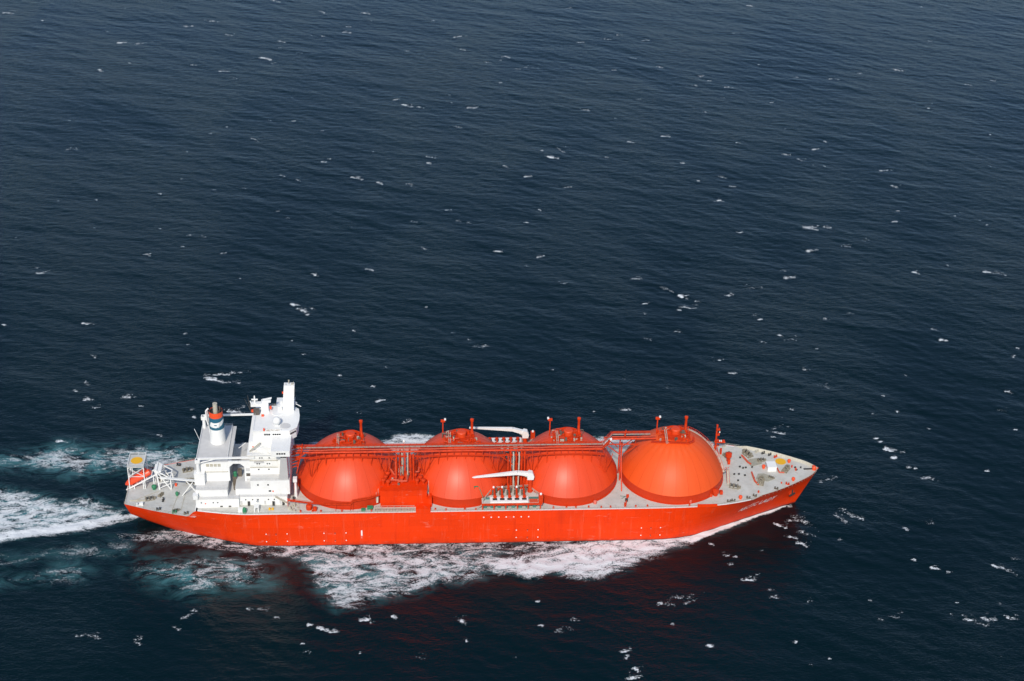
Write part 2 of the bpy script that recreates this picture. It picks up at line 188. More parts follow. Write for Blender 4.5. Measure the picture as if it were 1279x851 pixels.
# ------------------------------------------------------------------ the sea
WIND = (.42, .91)
def build_water():
    def axis(a, b, step, far):
        core = list(np.arange(a, b, step)); lo = []; hi = []; s = step; p = a
        while p > -far: s *= 1.35; p -= s; lo.append(p)
        s = step; p = core[-1]
        while p < far: s *= 1.35; p += s; hi.append(p)
        return np.array(lo[::-1]+core+hi)
    X = axis(-262, 690, .92, 12000)
    ys = [-150.]
    while ys[-1] < 735: ys.append(ys[-1]+.78+max(0, ys[-1]-70)*.0011)
    core = ys; lo = []; p, s = core[0], .8
    while p > -12000: s *= 1.35; p -= s; lo.append(p)
    hi = []; p, s = core[-1], 1.5
    while p < 16000: s *= 1.35; p += s; hi.append(p)
    Y = np.array(lo[::-1]+core+hi)
    gx, gy = np.meshgrid(X, Y); gx = gx.ravel().astype(np.float32); gy = gy.ravel().astype(np.float32)
    fade = np.clip((gx+500)/240, 0, 1)*np.clip((930-gx)/240, 0, 1)*np.clip((gy+300)/150, 0, 1)*np.clip((980-gy)/240, 0, 1)
    z = np.zeros_like(gx); dx = np.zeros_like(gx); dy = np.zeros_like(gx)
    th0 = math.atan2(WIND[1], WIND[0])
    lams = np.exp(rng.uniform(math.log(3.6), math.log(50), 120))
    for lam in lams:
        th = th0+rng.normal(0, .30 if lam > 14 else .5); k = 2*math.pi/lam
        a = .0012*(lam if lam < 8 else 8*(lam/8)**.38)*rng.uniform(.5, 1.2)
        ph = (k*(gx*np.float32(math.cos(th))+gy*np.float32(math.sin(th)))+np.float32(rng.uniform(0, 6.283))).astype(np.float32)
        c, s = np.cos(ph), np.sin(ph); z += np.float32(a)*c
        dx -= np.float32(.8*a*math.cos(th))*s; dy -= np.float32(.8*a*math.sin(th))*s
    z *= fade; dx *= fade; dy *= fade
    # --- foam and churned water
    foam = np.zeros_like(gx); teal = np.zeros_like(gx)
    crest = (math.sin(th0), -math.cos(th0))                     # crests run across the wind
    caps = np.zeros_like(gx)
    def cap(x, y, L, k, ang, wd=None):
        foam = caps
        R = L*1.1+3
        idx = np.nonzero((np.abs(gx-x) < R) & (np.abs(gy-y) < R))[0]
        if not len(idx): return
        c, s = math.cos(ang), math.sin(ang)
        u = (gx[idx]-x)*c+(gy[idx]-y)*s; v = -(gx[idx]-x)*s+(gy[idx]-y)*c
        v = v+.05*u*u/max(L, 2)
        wd = min(.6+.12*L, 1.9) if wd is None else wd
        d = np.exp(-(u/(L*.55+.35))**4)*np.exp(-np.where(v > 0, (v/(wd*1.5))**2, (v/(wd*.65))**2))
        foam[idx] = np.maximum(foam[idx], d*k)
    def breaker(x, y, L, k):
        ang = math.atan2(crest[1], crest[0])*rng.uniform(.0, 1.1)+rng.normal(0, .3); cv = rng.normal(0, .5)
        if L < 2.6: cap(x, y, L*1.0, min(1.0, .36+.5*k), ang); return
        n = max(2, min(7, int(L/1.6))); px, py, a = x-math.cos(ang)*L*.45, y-math.sin(ang)*L*.45, ang-cv*.5
        for j in range(n):                                      # a broken, slightly curved crest
            q = rng.uniform(.45, 1.1)*(1.15 if j < n/2 else .8)
            cap(px, py, L/n*1.25, min(1.1, .32+.6*k*q), a, rng.uniform(.6, 1.1)*(.85+.08*L))
            a += cv/n+rng.normal(0, .18); px += math.cos(a)*L/n; py += math.sin(a)*L/n
        for j in range(int(L/2.5)):                             # dying foam left behind it
            cap(x+rng.normal(0, L*.4), y+rng.uniform(.2, .8)*L*.6+.6, rng.uniform(.2, .5)*L, rng.uniform(.22, .36)+.12*k, ang+rng.normal(0, .5), rng.uniform(.6, 1.6))
    for x, y, L, k in CAPS:
        breaker(x, y, L, k)
    for i in range(90):                                        # the small ones no one would trace
        x, y = rng.uniform(-260, 690), rng.uniform(-145, 730)
        if -70 < x < 285 and -72 < y < 60: continue
        cap(x, y, rng.gamma(2, .9)+.6, rng.uniform(.25, .62), math.atan2(crest[1], crest[0])*rng.uniform(.2, 1)+rng.normal(0, .25))
    def poly(name, soft_in, soft_out):
        P = np.array(WAKE[name], float); lo_, hi_ = P.min(0)-14, P.max(0)+14
        idx = np.nonzero((gx > lo_[0]) & (gx < hi_[0]) & (gy > lo_[1]) & (gy < hi_[1]))[0]
        x, y = gx[idx], gy[idx]; ins = np.zeros(len(idx), bool); dist = np.full(len(idx), 1e9)
        for (ax, ay), (bx, by) in zip(P, np.roll(P, -1, 0)):
            if ay != by:
                cr = ((ay > y) != (by > y)) & (x < (bx-ax)*(y-ay)/(by-ay)+ax); ins ^= cr
            l2 = (bx-ax)**2+(by-ay)**2; t = np.clip(((x-ax)*(bx-ax)+(y-ay)*(by-ay))/max(l2, 1e-6), 0, 1)
            dist = np.minimum(dist, np.hypot(x-ax-t*(bx-ax), y-ay-t*(by-ay)))
        sdv = np.where(ins, dist, -dist); t = np.clip((sdv+soft_out)/(soft_in+soft_out), 0, 1)
        return idx, t*t*(3-2*t)
    wf = np.zeros_like(gx)
    for name, a, b, kf, kt in (('bow_white', 6, 2, .60, .6), ('bow_edge', 1.6, .5, .80, .2), ('mid_foam', 8, 3, .48, .8), ('teal1', 13, 6, .37, 1.0), ('hullside', 3, 3, .42, .3),
                               ('stern_white', 6, 1.6, .74, .6), ('stern_mid', 6, 4, .52, 1.0), ('far_teal', 12, 8, .45, 1.2), ('far_bow', 4, 3, .62, .3),
                               ('left_teal', 8, 6, .38, .7), ('left_mid', 7, 6, .30, .3)):
        i, t = poly(name, a, b); wf[i] = np.maximum(wf[i], kf*t); teal[i] = np.maximum(teal[i], kt*t)
    foam = wf
    # foamy water stands up in rough heaps
    z += wf*(.35*np.sin(gx*.9+1.7*np.sin(gy*.5))+.35*np.sin(gy*1.3+1.3*np.sin(gx*.37)+2)+.2)*.38
    co = np.stack([gx+dx, gy+dy, z], 1).astype(np.float32)
    nx, ny = len(X), len(Y); n = nx*ny
    me = bpy.data.meshes.new('water'); me.vertices.add(n); me.vertices.foreach_set('co', co.ravel())
    ii = (np.arange(ny-1)[:, None]*nx+np.arange(nx-1)[None]).ravel()
    q = np.stack([ii, ii+1, ii+nx+1, ii+nx], 1).astype(np.int32); nf = len(q)
    me.loops.add(nf*4); me.loops.foreach_set('vertex_index', q.ravel())
    me.polygons.add(nf); me.polygons.foreach_set('loop_start', np.arange(0, nf*4, 4, dtype=np.int32))
    me.polygons.foreach_set('use_smooth', np.ones(nf, bool)); me.update(calc_edges=True)
    for nm, arr in (('foam', foam), ('churn', teal), ('whitecap', caps)):
        a = me.attributes.new(nm, 'FLOAT', 'POINT'); a.data.foreach_set('value', arr.astype(np.float32))
    o = bpy.data.objects.new('water', me); col.objects.link(o)
    o['kind'] = 'structure'; o['label'] = 'dark blue choppy sea with whitecaps and a foaming wake'
    me.materials.append(water_mat()); return o
def water_mat():
    m = bpy.data.materials.new('sea_water'); m.use_nodes = True; nt = m.node_tree; b = nt.nodes['Principled BSDF']; L = nt.links.new
    tc = node(nt, 'ShaderNodeTexCoord')
    def mapped(sx, sy, rot):
        mp = node(nt, 'ShaderNodeMapping'); L(tc.outputs['Object'], mp.inputs[0]); mp.inputs['Scale'].default_value = (sx, sy, 1); mp.inputs['Rotation'].default_value = (0, 0, rot); return mp.outputs[0]
    def noise(vec, scale, det, rough, dist=0):
        n = node(nt, 'ShaderNodeTexNoise'); L(vec, n.inputs['Vector']); n.inputs['Scale'].default_value = scale; n.inputs['Detail'].default_value = det
        n.inputs['Roughness'].default_value = rough; n.inputs['Distortion'].default_value = dist; return n.outputs[0]
    def math_(op, a, b_=None, clamp=False):
        n = node(nt, 'ShaderNodeMath', operation=op); n.use_clamp = clamp
        for i, v in enumerate((a, b_)):
            if v is None: continue
            if isinstance(v, (int, float)): n.inputs[i].default_value = v
            else: L(v, n.inputs[i])
        return n.outputs[0]
    def rng_(v, a, b_, c, d):
        n = node(nt, 'ShaderNodeMapRange'); n.interpolation_type = 'SMOOTHSTEP'; L(v, n.inputs[0])
        for i, k in enumerate((a, b_, c, d)): n.inputs[i+1].default_value = k
        return n.outputs[0]
    fo = node(nt, 'ShaderNodeAttribute', attribute_name='foam').outputs['Fac']; ch = node(nt, 'ShaderNodeAttribute', attribute_name='churn').outputs['Fac']
    crest_rot = -math.atan2(-WIND[0], WIND[1])
    # ripples
    r1 = noise(mapped(.42, 1, crest_rot), .36, 5, .62, .4); r2 = noise(mapped(.6, 1, crest_rot+.35), 1.15, 4, .6, .3)
    gust = rng_(noise(mapped(1, .6, .9), .011, 4, .55, .6), .3, .7, .55, 1.3)                # wind comes in patches
    hgt = math_('MULTIPLY', math_('ADD', math_('MULTIPLY', r1, .29), math_('MULTIPLY', r2, .19)), gust)
    bp = node(nt, 'ShaderNodeBump'); bp.inputs['Strength'].default_value = 1; bp.inputs['Distance'].default_value = 1.0; L(hgt, bp.inputs['Height'])
    # lacy foam: ridged noise streaked along the ship's track
    v1 = mapped(.45, 1, -.5); na = noise(v1, .17, 10, .7, 1.8); nb = noise(mapped(.6, 1, .2), .75, 6, .65, .8)
    ridge = math_('SUBTRACT', 1, math_('MULTIPLY', math_('ABSOLUTE', math_('SUBTRACT', nb, .5)), 3.2))
    nc = noise(mapped(.8, 1, .5), 1.9, 4, .6, .5)
    na_c = rng_(na, .28, .72, 0, 1); nc_c = rng_(nc, .3, .7, 0, 1)
    fn = math_('ADD', math_('ADD', math_('MULTIPLY', na_c, .52), math_('MULTIPLY', ridge, .30)), math_('MULTIPLY', nc_c, .20))
    d = math_('ADD', math_('SUBTRACT', fn, 1.02), math_('MULTIPLY', fo, 1.02))
    gate = rng_(fo, .05, .35, 0, 1)
    foam = math_('MULTIPLY', math_('MULTIPLY', rng_(d, -.10, .26, 0, 1), gate), rng_(fo, .1, .8, .62, 1))
    wc = node(nt, 'ShaderNodeAttribute', attribute_name='whitecap').outputs['Fac']
    nd = noise(mapped(.7, 1, .35), .62, 5, .7, 1.2); nd_c = rng_(nd, .3, .7, 0, 1)
    wfn = math_('ADD', math_('MULTIPLY', nd_c, .62), math_('MULTIPLY', nc_c, .38))
    wd_ = math_('ADD', math_('SUBTRACT', wfn, 1), wc)
    cap_f = math_('MULTIPLY', rng_(wd_, -.06, .42, 0, 1), rng_(wc, .08, .3, 0, 1))
    foam = math_('MAXIMUM', foam, cap_f)
    haze_n = noise(mapped(.55, 1, -.4), .13, 8, .66, 1.2)
    chm = math_('MULTIPLY', ch, rng_(haze_n, .38, .68, 0, 1))
    slow = noise(mapped(1, 1, .4), .006, 3, .5)
    base = node(nt, 'ShaderNodeMix', data_type='RGBA'); L(slow, base.inputs[0]); base.inputs[6].default_value = (.0000, .0060, .0080, 1); base.inputs[7].default_value = (.0001, .0082, .0104, 1)
    m1 = node(nt, 'ShaderNodeMix', data_type='RGBA'); L(math_('MULTIPLY', chm, .85), m1.inputs[0]); L(base.outputs[2], m1.inputs[6]); m1.inputs[7].default_value = (.075, .225, .245, 1)
    m2 = node(nt, 'ShaderNodeMix', data_type='RGBA'); L(foam, m2.inputs[0]); L(m1.outputs[2], m2.inputs[6]); m2.inputs[7].default_value = (.70, .73, .74, 1)
    L(m2.outputs[2], b.inputs['Base Color']); L(bp.outputs[0], b.inputs['Normal'])
    L(math_('ADD', math_('MULTIPLY', foam, .6), .14), b.inputs['Roughness']); b.inputs['IOR'].default_value = 1.31
    L(math_('SUBTRACT', .5, math_('MULTIPLY', foam, .5)), b.inputs['Specular IOR Level'])
    return m
# ------------------------------------------------------------------ the ship
SX = 145.0
ship = bpy.data.objects.new('gas_carrier_ship', None); col.objects.link(ship); ship.location = (SX, 0, 0); ship.empty_display_size = 20
ship['label'] = 'orange liquefied gas carrier ship with four domed tanks and white superstructure'; ship['category'] = 'ship'
def at(o, x, y, z, rz=0): o.location = (x-SX, y, z); o.rotation_euler.z = rz; return o
F = 16.2
ST = [ # deck edge x, half breadth, top z ; lower edge x, half breadth, z
 (-1.0,11.3,13.0, 1.0,7.5,5.0), (5,13.7,13, 6,7.0,2.2), (11,16.1,13, 12,7.2,-.4), (19.4,18.7,13, 20.5,9.3,-3), (25.4,20.4,13, 27,12.3,-3),
 (30,21.4,F, 33,15.2,-3), (44,23.9,F, 45,20.3,-3), (52,24.5,F, 57,24.0,-3), (70,24.5,F, 70,24.5,-3), (140,24.5,F, 140,24.5,-3), (212,24.5,F, 210,24.5,-3),
 (223,24.4,F, 221,24.2,-3), (236,23.9,F, 232,22.2,-3), (246,22.8,F, 241,18.4,-3), (256,20.6,F, 250,14.2,-3), (263,18.2,F, 257,10.9,-3),
 (272,14.2,F, 265.5,7.0,-3), (281,8.9,F, 273.5,3.2,-3), (287,4.6,F, 278.5,1.1,-3), (290.8,0.0,F, 281.2,0.0,-3)]
ST = np.array(ST, float); TT = np.arange(len(ST), dtype=float)
def sheer(x): return .9*np.clip((np.asarray(x, float)-238)/52, 0, 1)**1.6
def bulw(x): x = np.asarray(x, float); return .06+1.05*np.clip((x-259)/4, 0, 1)
def st(t):
    t = np.atleast_1d(np.asarray(t, float)); q = [pchip(TT, ST[:, i], t) for i in range(6)]
    q[2] = q[2]+sheer(q[0])+bulw(q[0]); return q
def hullpt(t, s, side=-1):
    xd, yd, zd, xl, yl, zl = [float(a[0]) for a in st(t)]
    k = 1+.95*min(1, (t-10.5)/4) if t > 10.5 else (.62 if t < 7 else 1.0)
    return Vector((xl+(xd-xl)*s, side*(yl+(yd-yl)*s**k), zl+(zd-zl)*s))
ts = np.unique(np.concatenate([np.linspace(0, 8, 57), np.linspace(8, 10, 15), np.linspace(10, 19, 73)]))
ss = np.linspace(0, 1, 15)
m = MB(); nt_, ns_ = len(ts), len(ss)
for side in (-1, 1):
    V = [hullpt(t, s, side) for t in ts for s in ss]
    m.add(V, [(i*ns_+j, (i+1)*ns_+j, (i+1)*ns_+j+1, i*ns_+j+1) for i in range(nt_-1) for j in range(ns_-1)])
off = nt_*ns_
m.f += [(i*ns_, (i+1)*ns_, off+(i+1)*ns_, off+i*ns_) for i in range(nt_-1)]                     # bottom
m.f += [(j, j+1, off+j+1, off+j) for j in range(ns_-1)]                                        # transom
hull = m.build('hull', 'hull', ship, True)
bm = bmesh.new(); bm.from_mesh(hull.data); bmesh.ops.remove_doubles(bm, verts=bm.verts, dist=.001); bmesh.ops.recalc_face_normals(bm, faces=bm.faces); bm.to_mesh(hull.data); bm.free()
# decks
td = np.unique(np.concatenate([np.linspace(5, 8, 22), np.linspace(8, 10, 9), np.linspace(10, 18.97, 60)]))
def deck_edge(t, dz=0):
    x, y, z, xl, yl, zl = [float(a[0]) for a in st(t)]; s = 1-(float(bulw(x))-dz)/(z-zl); p = hullpt(t, s, 1); return p.x, p.y, p.z
xd, yd, zd = map(np.array, zip(*[deck_edge(t) for t in td]))
keep = xd > 29.0; xd, yd, zd = xd[keep], yd[keep], zd[keep]
m = MB(); n = len(xd); inset = np.where(xd > 259, .10, .03)
m.add([(x, -max(y-i, .02), z) for x, y, z, i in zip(xd, yd, zd, inset)]+[(x, max(y-i, .02), z) for x, y, z, i in zip(xd, yd, zd, inset)], [(i, i+1, n+i+1, n+i) for i in range(n-1)])
main_deck = m.build('main_deck', 'deckw', ship)
ta = np.linspace(0, 5, 30); xa, ya, za, *_ = st(ta); k_ = xa < 29.2; xa, ya = xa[k_], ya[k_]; n = len(xa)
m = MB(); m.add([(x, -(y-.05), 12.95) for x, y in zip(xa, ya)]+[(x, y-.05, 12.95) for x, y in zip(xa, ya)], [(i, i+1, n+i+1, n+i) for i in range(n-1)])
aft_deck = m.build('aft_deck', 'deck', ship)
MB().box(29.0, 29.3, -20.5, 20.5, 12.9, 16.25).build('deck_bulkhead', 'white', ship)
# bow bulwark: pale inner lining and cap
m = MB()
tb = np.linspace(14.3, 18.9, 46)
for side in (-1, 1):
    V = []
    for t in tb:
        x, y, z, *_ = [float(a[0]) for a in st(t)]; x2, y2, z2 = deck_edge(t, -.05)
        V += [(x, side*y, z+.02), (x-.05, side*max(y-.16, 0), z+.02), (x2-.05, side*max(y2-.14, 0), z2)]
    m.add(V, [(3*i+j, 3*i+3+j, 3*i+4+j, 3*i+1+j) for i in range(len(tb)-1) for j in range(2)])
m.build('bulwark_lining', 'cream', main_deck)
# waterline band
m = MB()
for side in (-1, 1):
    V = []
    for t in ts[ts > 2.4]:
        for s in (.10, .178):
            p = hullpt(t, s, side); V.append((p.x+(.03 if t > 17 else 0), p.y+side*.03, p.z))
    n = len(V)//2; m.add(V, [(2*i, 2*i+2, 2*i+3, 2*i+1) for i in range(n-1)])
m.build('boot_topping', 'boot', hull)
# marks on the hull side
def hmark(name, x, z, lx, lz, mat, ang=0):
    MB().box(x-lx/2, x+lx/2, -24.56, -24.45, z-lz/2, z+lz/2).build(name, mat, hull)
hmark('load_line_mark', 96.4, 6.2, .55, 2.7, 'white'); hmark('load_line_mark', 96.4, 4.1, .5, 1.3, 'pink')
for xs in ((57.5, 61.5, 66), (81, 85.5, 90), (160, 164.6, 169), (212, 216, 220)):
    for i, x in enumerate(xs):
        for z in (6.4, 2.6):
            hmark('tug_mark', x, z, .42, .42, 'dark' if i == 1 else 'white')
            if i == 1: hmark('tug_mark', x, z-.5, .42, .3, 'pink')
for k in range(7): hmark('overflow_pipe', 146.4+k*3.08, 13.2, .5, .5, 'white')
# ship name on the bow
def text_mesh(s):
    cu = bpy.data.curves.new('lettering', 'FONT'); cu.body = s; cu.size = 1; cu.resolution_u = 2; cu.space_character = 1.08; cu.shear = .15; cu.offset = .022
    o = bpy.data.objects.new('lettering', cu); col.objects.link(o); bpy.context.view_layer.update()
    me = bpy.data.meshes.new_from_object(o.evaluated_get(bpy.context.evaluated_depsgraph_get())); bpy.data.objects.remove(o)
    return me
me = text_mesh('ARCTIC LADY'); wd = max(v.co.x for v in me.vertices)
bm = bmesh.new(); bm.from_mesh(me); bmesh.ops.subdivide_edges(bm, edges=[e for e in bm.edges if e.calc_length() > .25], cuts=2)
for v in bm.verts:
    t = 14.1+(v.co.x/wd)*2.1; s = .545+.2*v.co.y
    p = hullpt(t, s); q = (hullpt(t+.05, s)-p).cross(hullpt(t, s+.03)-p).normalized()
    if q.y > 0: q = -q
    v.co = p+q*.12
bm.to_mesh(me); bm.free(); me.materials.append(M['white'])
o = bpy.data.objects.new('ship_name', me); col.objects.link(o); o.parent = hull; o['label'] = 'white lettering ARCTIC LADY on the bow'
# anchor in its pocket
p = hullpt(17.15, .60); q = Vector((.55, -.83, -.1))
m = MB(); m.cbox(p.x, p.y-.1, p.z-1.1, 3.0, .5, 2.2, .62); m.build('anchor_pocket', 'red', hull)
m = MB(); m.beam(p+q*.45+Vector((0, 0, 1.2)), p+q*.55+Vector((0, 0, -1.2)), .45); m.beam(p+q*.6+Vector((-1.3, -.9, -1.3)), p+q*.6+Vector((1.3, .9, -1.2)), .6); m.build('anchor', 'dark', hull)
# railings along the deck edges
def railing(pts, parent, mat='cream', h=1.05, step=2.6, r=.045):
    m = MB()
    for a, b in zip(pts, pts[1:]):
        a, b = Vector(a), Vector(b); L = (b-a).length
        for k in (h, h*.5): m.tube(a+Vector((0, 0, k)), b+Vector((0, 0, k)), r, n=4)
        for i in range(max(1, int(L/step))): c = a.lerp(b, i/max(1, int(L/step))); m.tube(c, c+Vector((0, 0, h)), r, n=4)
    return m.build('railing', mat, parent)
for side in (-1, 1):
    tr = list(np.linspace(5.2, 8, 12))+list(np.linspace(8.2, 10, 4))+list(np.linspace(10.2, 14.6, 14))
    P = []
    for t in tr:
        x, y, z, *_ = [float(a[0]) for a in st(t)]; P.append((x, side*(y-.25), F+float(sheer(x))))
    railing(P, main_deck)
    P = [(x, side*(y-.25), 12.95) for x, y in zip(xa[::4], ya[::4])]; railing(P, aft_deck)
railing([(-.7, y, 12.95) for y in (-11, -4, 4, 11)], aft_deck)
# deck-edge coaming strip (pale margin plate)
m = MB()
for side in (-1, 1):
    V = []
    for x, y, z in zip(xd, yd, zd):
        if x < 258: V += [(x, side*(y-.1), z+.03), (x, side*(y-.75), z+.03)]
    m.add(V, [(2*i, 2*i+2, 2*i+3, 2*i+1) for i in range(len(V)//2-1)])
m.build('margin_plate', 'white', main_deck)
# small deck fittings along both sides
fit = MB(); fit.cbox(0, 0, 0, .7, .5, .7); fit.tube((0, 0, 0), (0, 0, 1.0), .22); fo_ = fit.mesh('deck_valve', M['red'])
for side in (-1, 1):
    for x in (72, 76.5, 80, 89, 101, 127, 131, 139, 143, 175, 180, 184, 190, 195, 199, 209, 214, 232, 235):
        o = bpy.data.objects.new('deck_valve', fo_); col.objects.link(o); o.parent = ship; at(o, x+random.uniform(-.5, .5), side*(23.2+random.uniform(-.3, .3)), F)

# ------------------------------------------------------------------ cargo tanks
TANKS = [(91.3, 21.6, 74), (137.3, 21.6, 74), (182.0, 21.7, 74), (227.2, 21.8, 74)]
ZS = 20.1
RIM = math.radians(65)                                           # the flank rounds off steadily from this slope at the rim
def prof_z(R, r): c = RIM/R; return ZS+(math.log(math.cos(c*min(r, R)))-math.log(math.cos(RIM)))/c
def dome_z(i, x, y):
    cx, R, th = TANKS[i]; return prof_z(R, min(math.hypot(x-cx, y), R))
NP = 24
tank_objs = []
for i, (cx, R, th) in enumerate(TANKS):
    m = MB(); prof = [(R+.35, F-.05), (R+.35, F+.45), (R+.02, F+.5), (R-.02, ZS), (R-.12, ZS+.02)]
    prof += [(max(R-.12-(R-.12)*u, .02), prof_z(R, R*(1-u))-.12) for u in np.linspace(.01, 1, 18)]
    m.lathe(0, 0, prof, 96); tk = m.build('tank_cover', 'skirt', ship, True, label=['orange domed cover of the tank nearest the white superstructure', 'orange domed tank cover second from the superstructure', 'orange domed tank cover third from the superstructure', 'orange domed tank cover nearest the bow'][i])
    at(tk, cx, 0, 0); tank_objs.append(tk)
    dth = 2*math.pi/NP; g = .0018; V = []
    for r in np.linspace(R, 4.2, 12):
        for b in np.linspace(-dth/2+g, dth/2-g, 5): V.append((r*math.cos(b), r*math.sin(b), prof_z(R, r)))
    pm = MB().add(V, [(r*5+c, r*5+c+1, (r+1)*5+c+1, (r+1)*5+c) for r in range(11) for c in range(4)]).mesh('dome_panel', M['domef' if i == 3 else 'dome'], True)
    for k in range(NP):
        o = bpy.data.objects.new('dome_panel', pm); col.objects.link(o); o.parent = tk; o.rotation_euler.z = k*dth+.06
    # top platform and its fittings
    za = prof_z(R, 0)
    m = MB(); m.lathe(.5, 1, [(5.6, za-1.2), (5.6, za-.1), (5.2, za-.1), (5.2, za-.6)], 32); m.build('dome_collar', 'red', tk, True)
    m = MB(); m.lathe(.6, 1.2, [(2.0, za-.6), (2.0, za+1.7), (1.7, za+2.0), (.4, za+2.15)], 24); m.build('tank_hatch_drum', 'dome', tk, True)
    rr = random.Random(30+i); m = MB(); md = MB(); mc = MB()
    for k in range(44):
        x, y = rr.uniform(-6.5, 6.6), rr.uniform(-4.6, 4.2)
        if math.hypot(x-.6, y-1.2) < 2.1: continue
        z0 = dome_z(i, cx+x, y)-.1; h = rr.uniform(.5, 1.9)
        q = rr.random(); tgt = m if q < .66 else (md if q < .88 else mc)
        if rr.random() < .5: tgt.cbox(x, y, z0, rr.uniform(.4, 1.3), rr.uniform(.3, .8), h, rr.choice((0, 0, .5)))
        else:
            x2 = x+rr.uniform(-2.2, 2.2); y2 = y+rr.uniform(-1, 1); r_ = rr.uniform(.12, .3)
            tgt.path([(x, y, z0), (x, y, z0+h), (x2, y2, max(z0+h, dome_z(i, cx+x2, y2)+.3)), (x2, y2, dome_z(i, cx+x2, y2)-.1)], r_)
    for k in range(6):
        y = -4.5+k*.9; m.beam((-6.5, y, dome_z(i, cx-6.5, y)+1.1), (6.4, y, dome_z(i, cx+6.4, y)+1.1), .12)
    m.build('tank_top_piping', 'red', tk, kind='stuff'); md.build('tank_top_valves', 'rusty', tk, kind='stuff'); mc.build('tank_top_fittings', 'cream', tk, kind='stuff')
    lx = -4.4+(.4 if i == 3 else 0)
    m = MB(); zl = dome_z(i, cx+lx, -4.8)
    for d in (-.38, .38): m.beam((lx+d, -6.2, zl+.6), (lx+d, .6, za+2.0), .14, .3)
    for k in range(10): m.beam((lx-.38, -6.2+.68*k, zl+.65+(za+1.4-zl)*k/10), (lx+.38, -6.2+.68*k, zl+.65+(za+1.4-zl)*k/10), .1)
    m.build('access_ladder', 'cream', tk)
    vx = 5.0
    m = MB(); zb = dome_z(i, cx+vx, 3)-.3; m.lathe(vx, 3, [(.95, zb), (.85, zb+1.6), (.55, zb+2.2), (.5, 42.0), (.75, 42.4), (.78, 43.3), (.5, 43.5)], 14); m.build('vent_mast', 'red', tk, True)
    if i > 0:
        lx2 = -7.1
        m = MB(); zb = dome_z(i, cx+lx2, 3)-.2; m.tube((lx2, 3, zb), (lx2, 3, 42.4), .3, .24); m.box(lx2-.9, lx2+.9, 2.6, 3.4, 42.2, 43.1); lm = m.build('light_mast', 'red', tk)
        s_ = 1 if i != 2 else -1
        MB().cbox(lx2+s_*.9, 3, 43.0, .75, .7, .75).build('floodlight', 'white', tk)
# front catwalk round the aft tank
m = MB()
P = [(66.5, -19.0, 19.4), (76, -21.3, 19.4), (86, -22.4, 19.4), (92, -22.5, 19.4), (93, -22.4, 20.8), (100, -20.9, 21.2), (104.5, -18.6, 21.4)]
for a, b in zip(P, P[1:]):
    m.beam(a, b, .9, .25)
    for k in (.6, 1.1): m.beam((a[0], a[1]-.4, a[2]+k), (b[0], b[1]-.4, b[2]+k), .1)
for a in P[:-2]: m.beam((a[0], a[1]-.3, F), (a[0], a[1]-.3, a[2]+1.1), .16)
m.build('side_catwalk', 'red', ship)
m = MB(); m.lathe(75.2, -20.9, [(1.3, F), (1.3, F+1.7), (.9, F+2.1), (.2, F+2.2)], 12); m.lathe(77.6, -22.0, [(.9, F), (.9, F+1.5), (.2, F+1.8)], 12); m.build('ventilator', 'red', ship, True)
m = MB(); m.lathe(243.6, -15.8, [(1.0, F), (1.0, F+1.4), (1.5, F+1.5), (1.5, F+2.6), (.5, F+3.0)], 14); m.cbox(246.0, -15.6, F+.6, 1.2, 1.4, 1.5); m.cbox(241.6, -16.6, F, 1, 1, 1.6); m.build('ventilator', 'red', ship, True)
m = MB(); m.lathe(253.4, 9.0, [(.8, F), (.8, F+2.2), (1.4, F+2.4), (1.4, F+3.9), (.6, F+4.3)], 14); m.cbox(253.2, 6.6, F, 1.1, 1.1, 2.4); m.build('ventilator', 'red', ship, True)
m = MB(); m.lathe(232.2, -20.9, [(.6, F), (.6, F+1.4), (.2, F+1.7)], 10); m.build('ventilator', 'pink', ship, True)
m = MB(); m.lathe(192.6, -20.2, [(.75, F), (.75, F+1.2), (.2, F+1.6)], 10); m.build('ventilator', 'pink', ship, True)
# walkway down the forward side of the bow tank
tk = tank_objs[3]; m = MB(); mr = MB(); cx, R, th = TANKS[3]; prev = None
for k in range(15):
    a = math.radians(72-k*6.1); r = 5+k*1.2; p = Vector((r*math.cos(a), r*math.sin(a), prof_z(R, min(r, R))+.3))
    if prev is not None:
        mr.beam(prev, p, 1.0, .2)
        for sgn in (-.5, .5): m.beam(prev+Vector((sgn*.7, sgn*.7, 1)), p+Vector((sgn*.7, sgn*.7, 1)), .1); m.beam(p+Vector((sgn*.7, sgn*.7, 0)), p+Vector((sgn*.7, sgn*.7, 1)), .1)
    prev = p
p2 = Vector((22.9, -9.5, F+.6)); p1 = Vector((23.6, -2, ZS-.4))
mr.beam(prev, p1, 1.0, .2); mr.beam(p1, p2, 1.0, .2)
for sgn in (-.5, .5): m.beam(prev+Vector((sgn, 0, 1)), p1+Vector((sgn, 0, 1)), .12); m.beam(p1+Vector((sgn, 0, 1)), p2+Vector((sgn, 0, 1)), .12)
mr.build('dome_walkway', 'cream', tk); m.build('walkway_rail', 'red', tk)
m = MB()
P = [(-10, -2.5), (-6, -4.8), (-2, -5.9), (5, -5.9), (7.6, -3.8), (7.8, -1)]
for (a, b), (c, d) in zip(P, P[1:]):
    za_, zc_ = dome_z(3, cx+a, b)+.7, dome_z(3, cx+c, d)+.7
    m.beam((a, b, za_), (c, d, zc_), .9, .25); m.beam((a, b-.4, za_+1), (c, d-.4, zc_+1), .14); m.beam((a, b-.4, za_), (a, b-.4, za_+1), .1)
m.build('walkway_rail', 'red', tk)
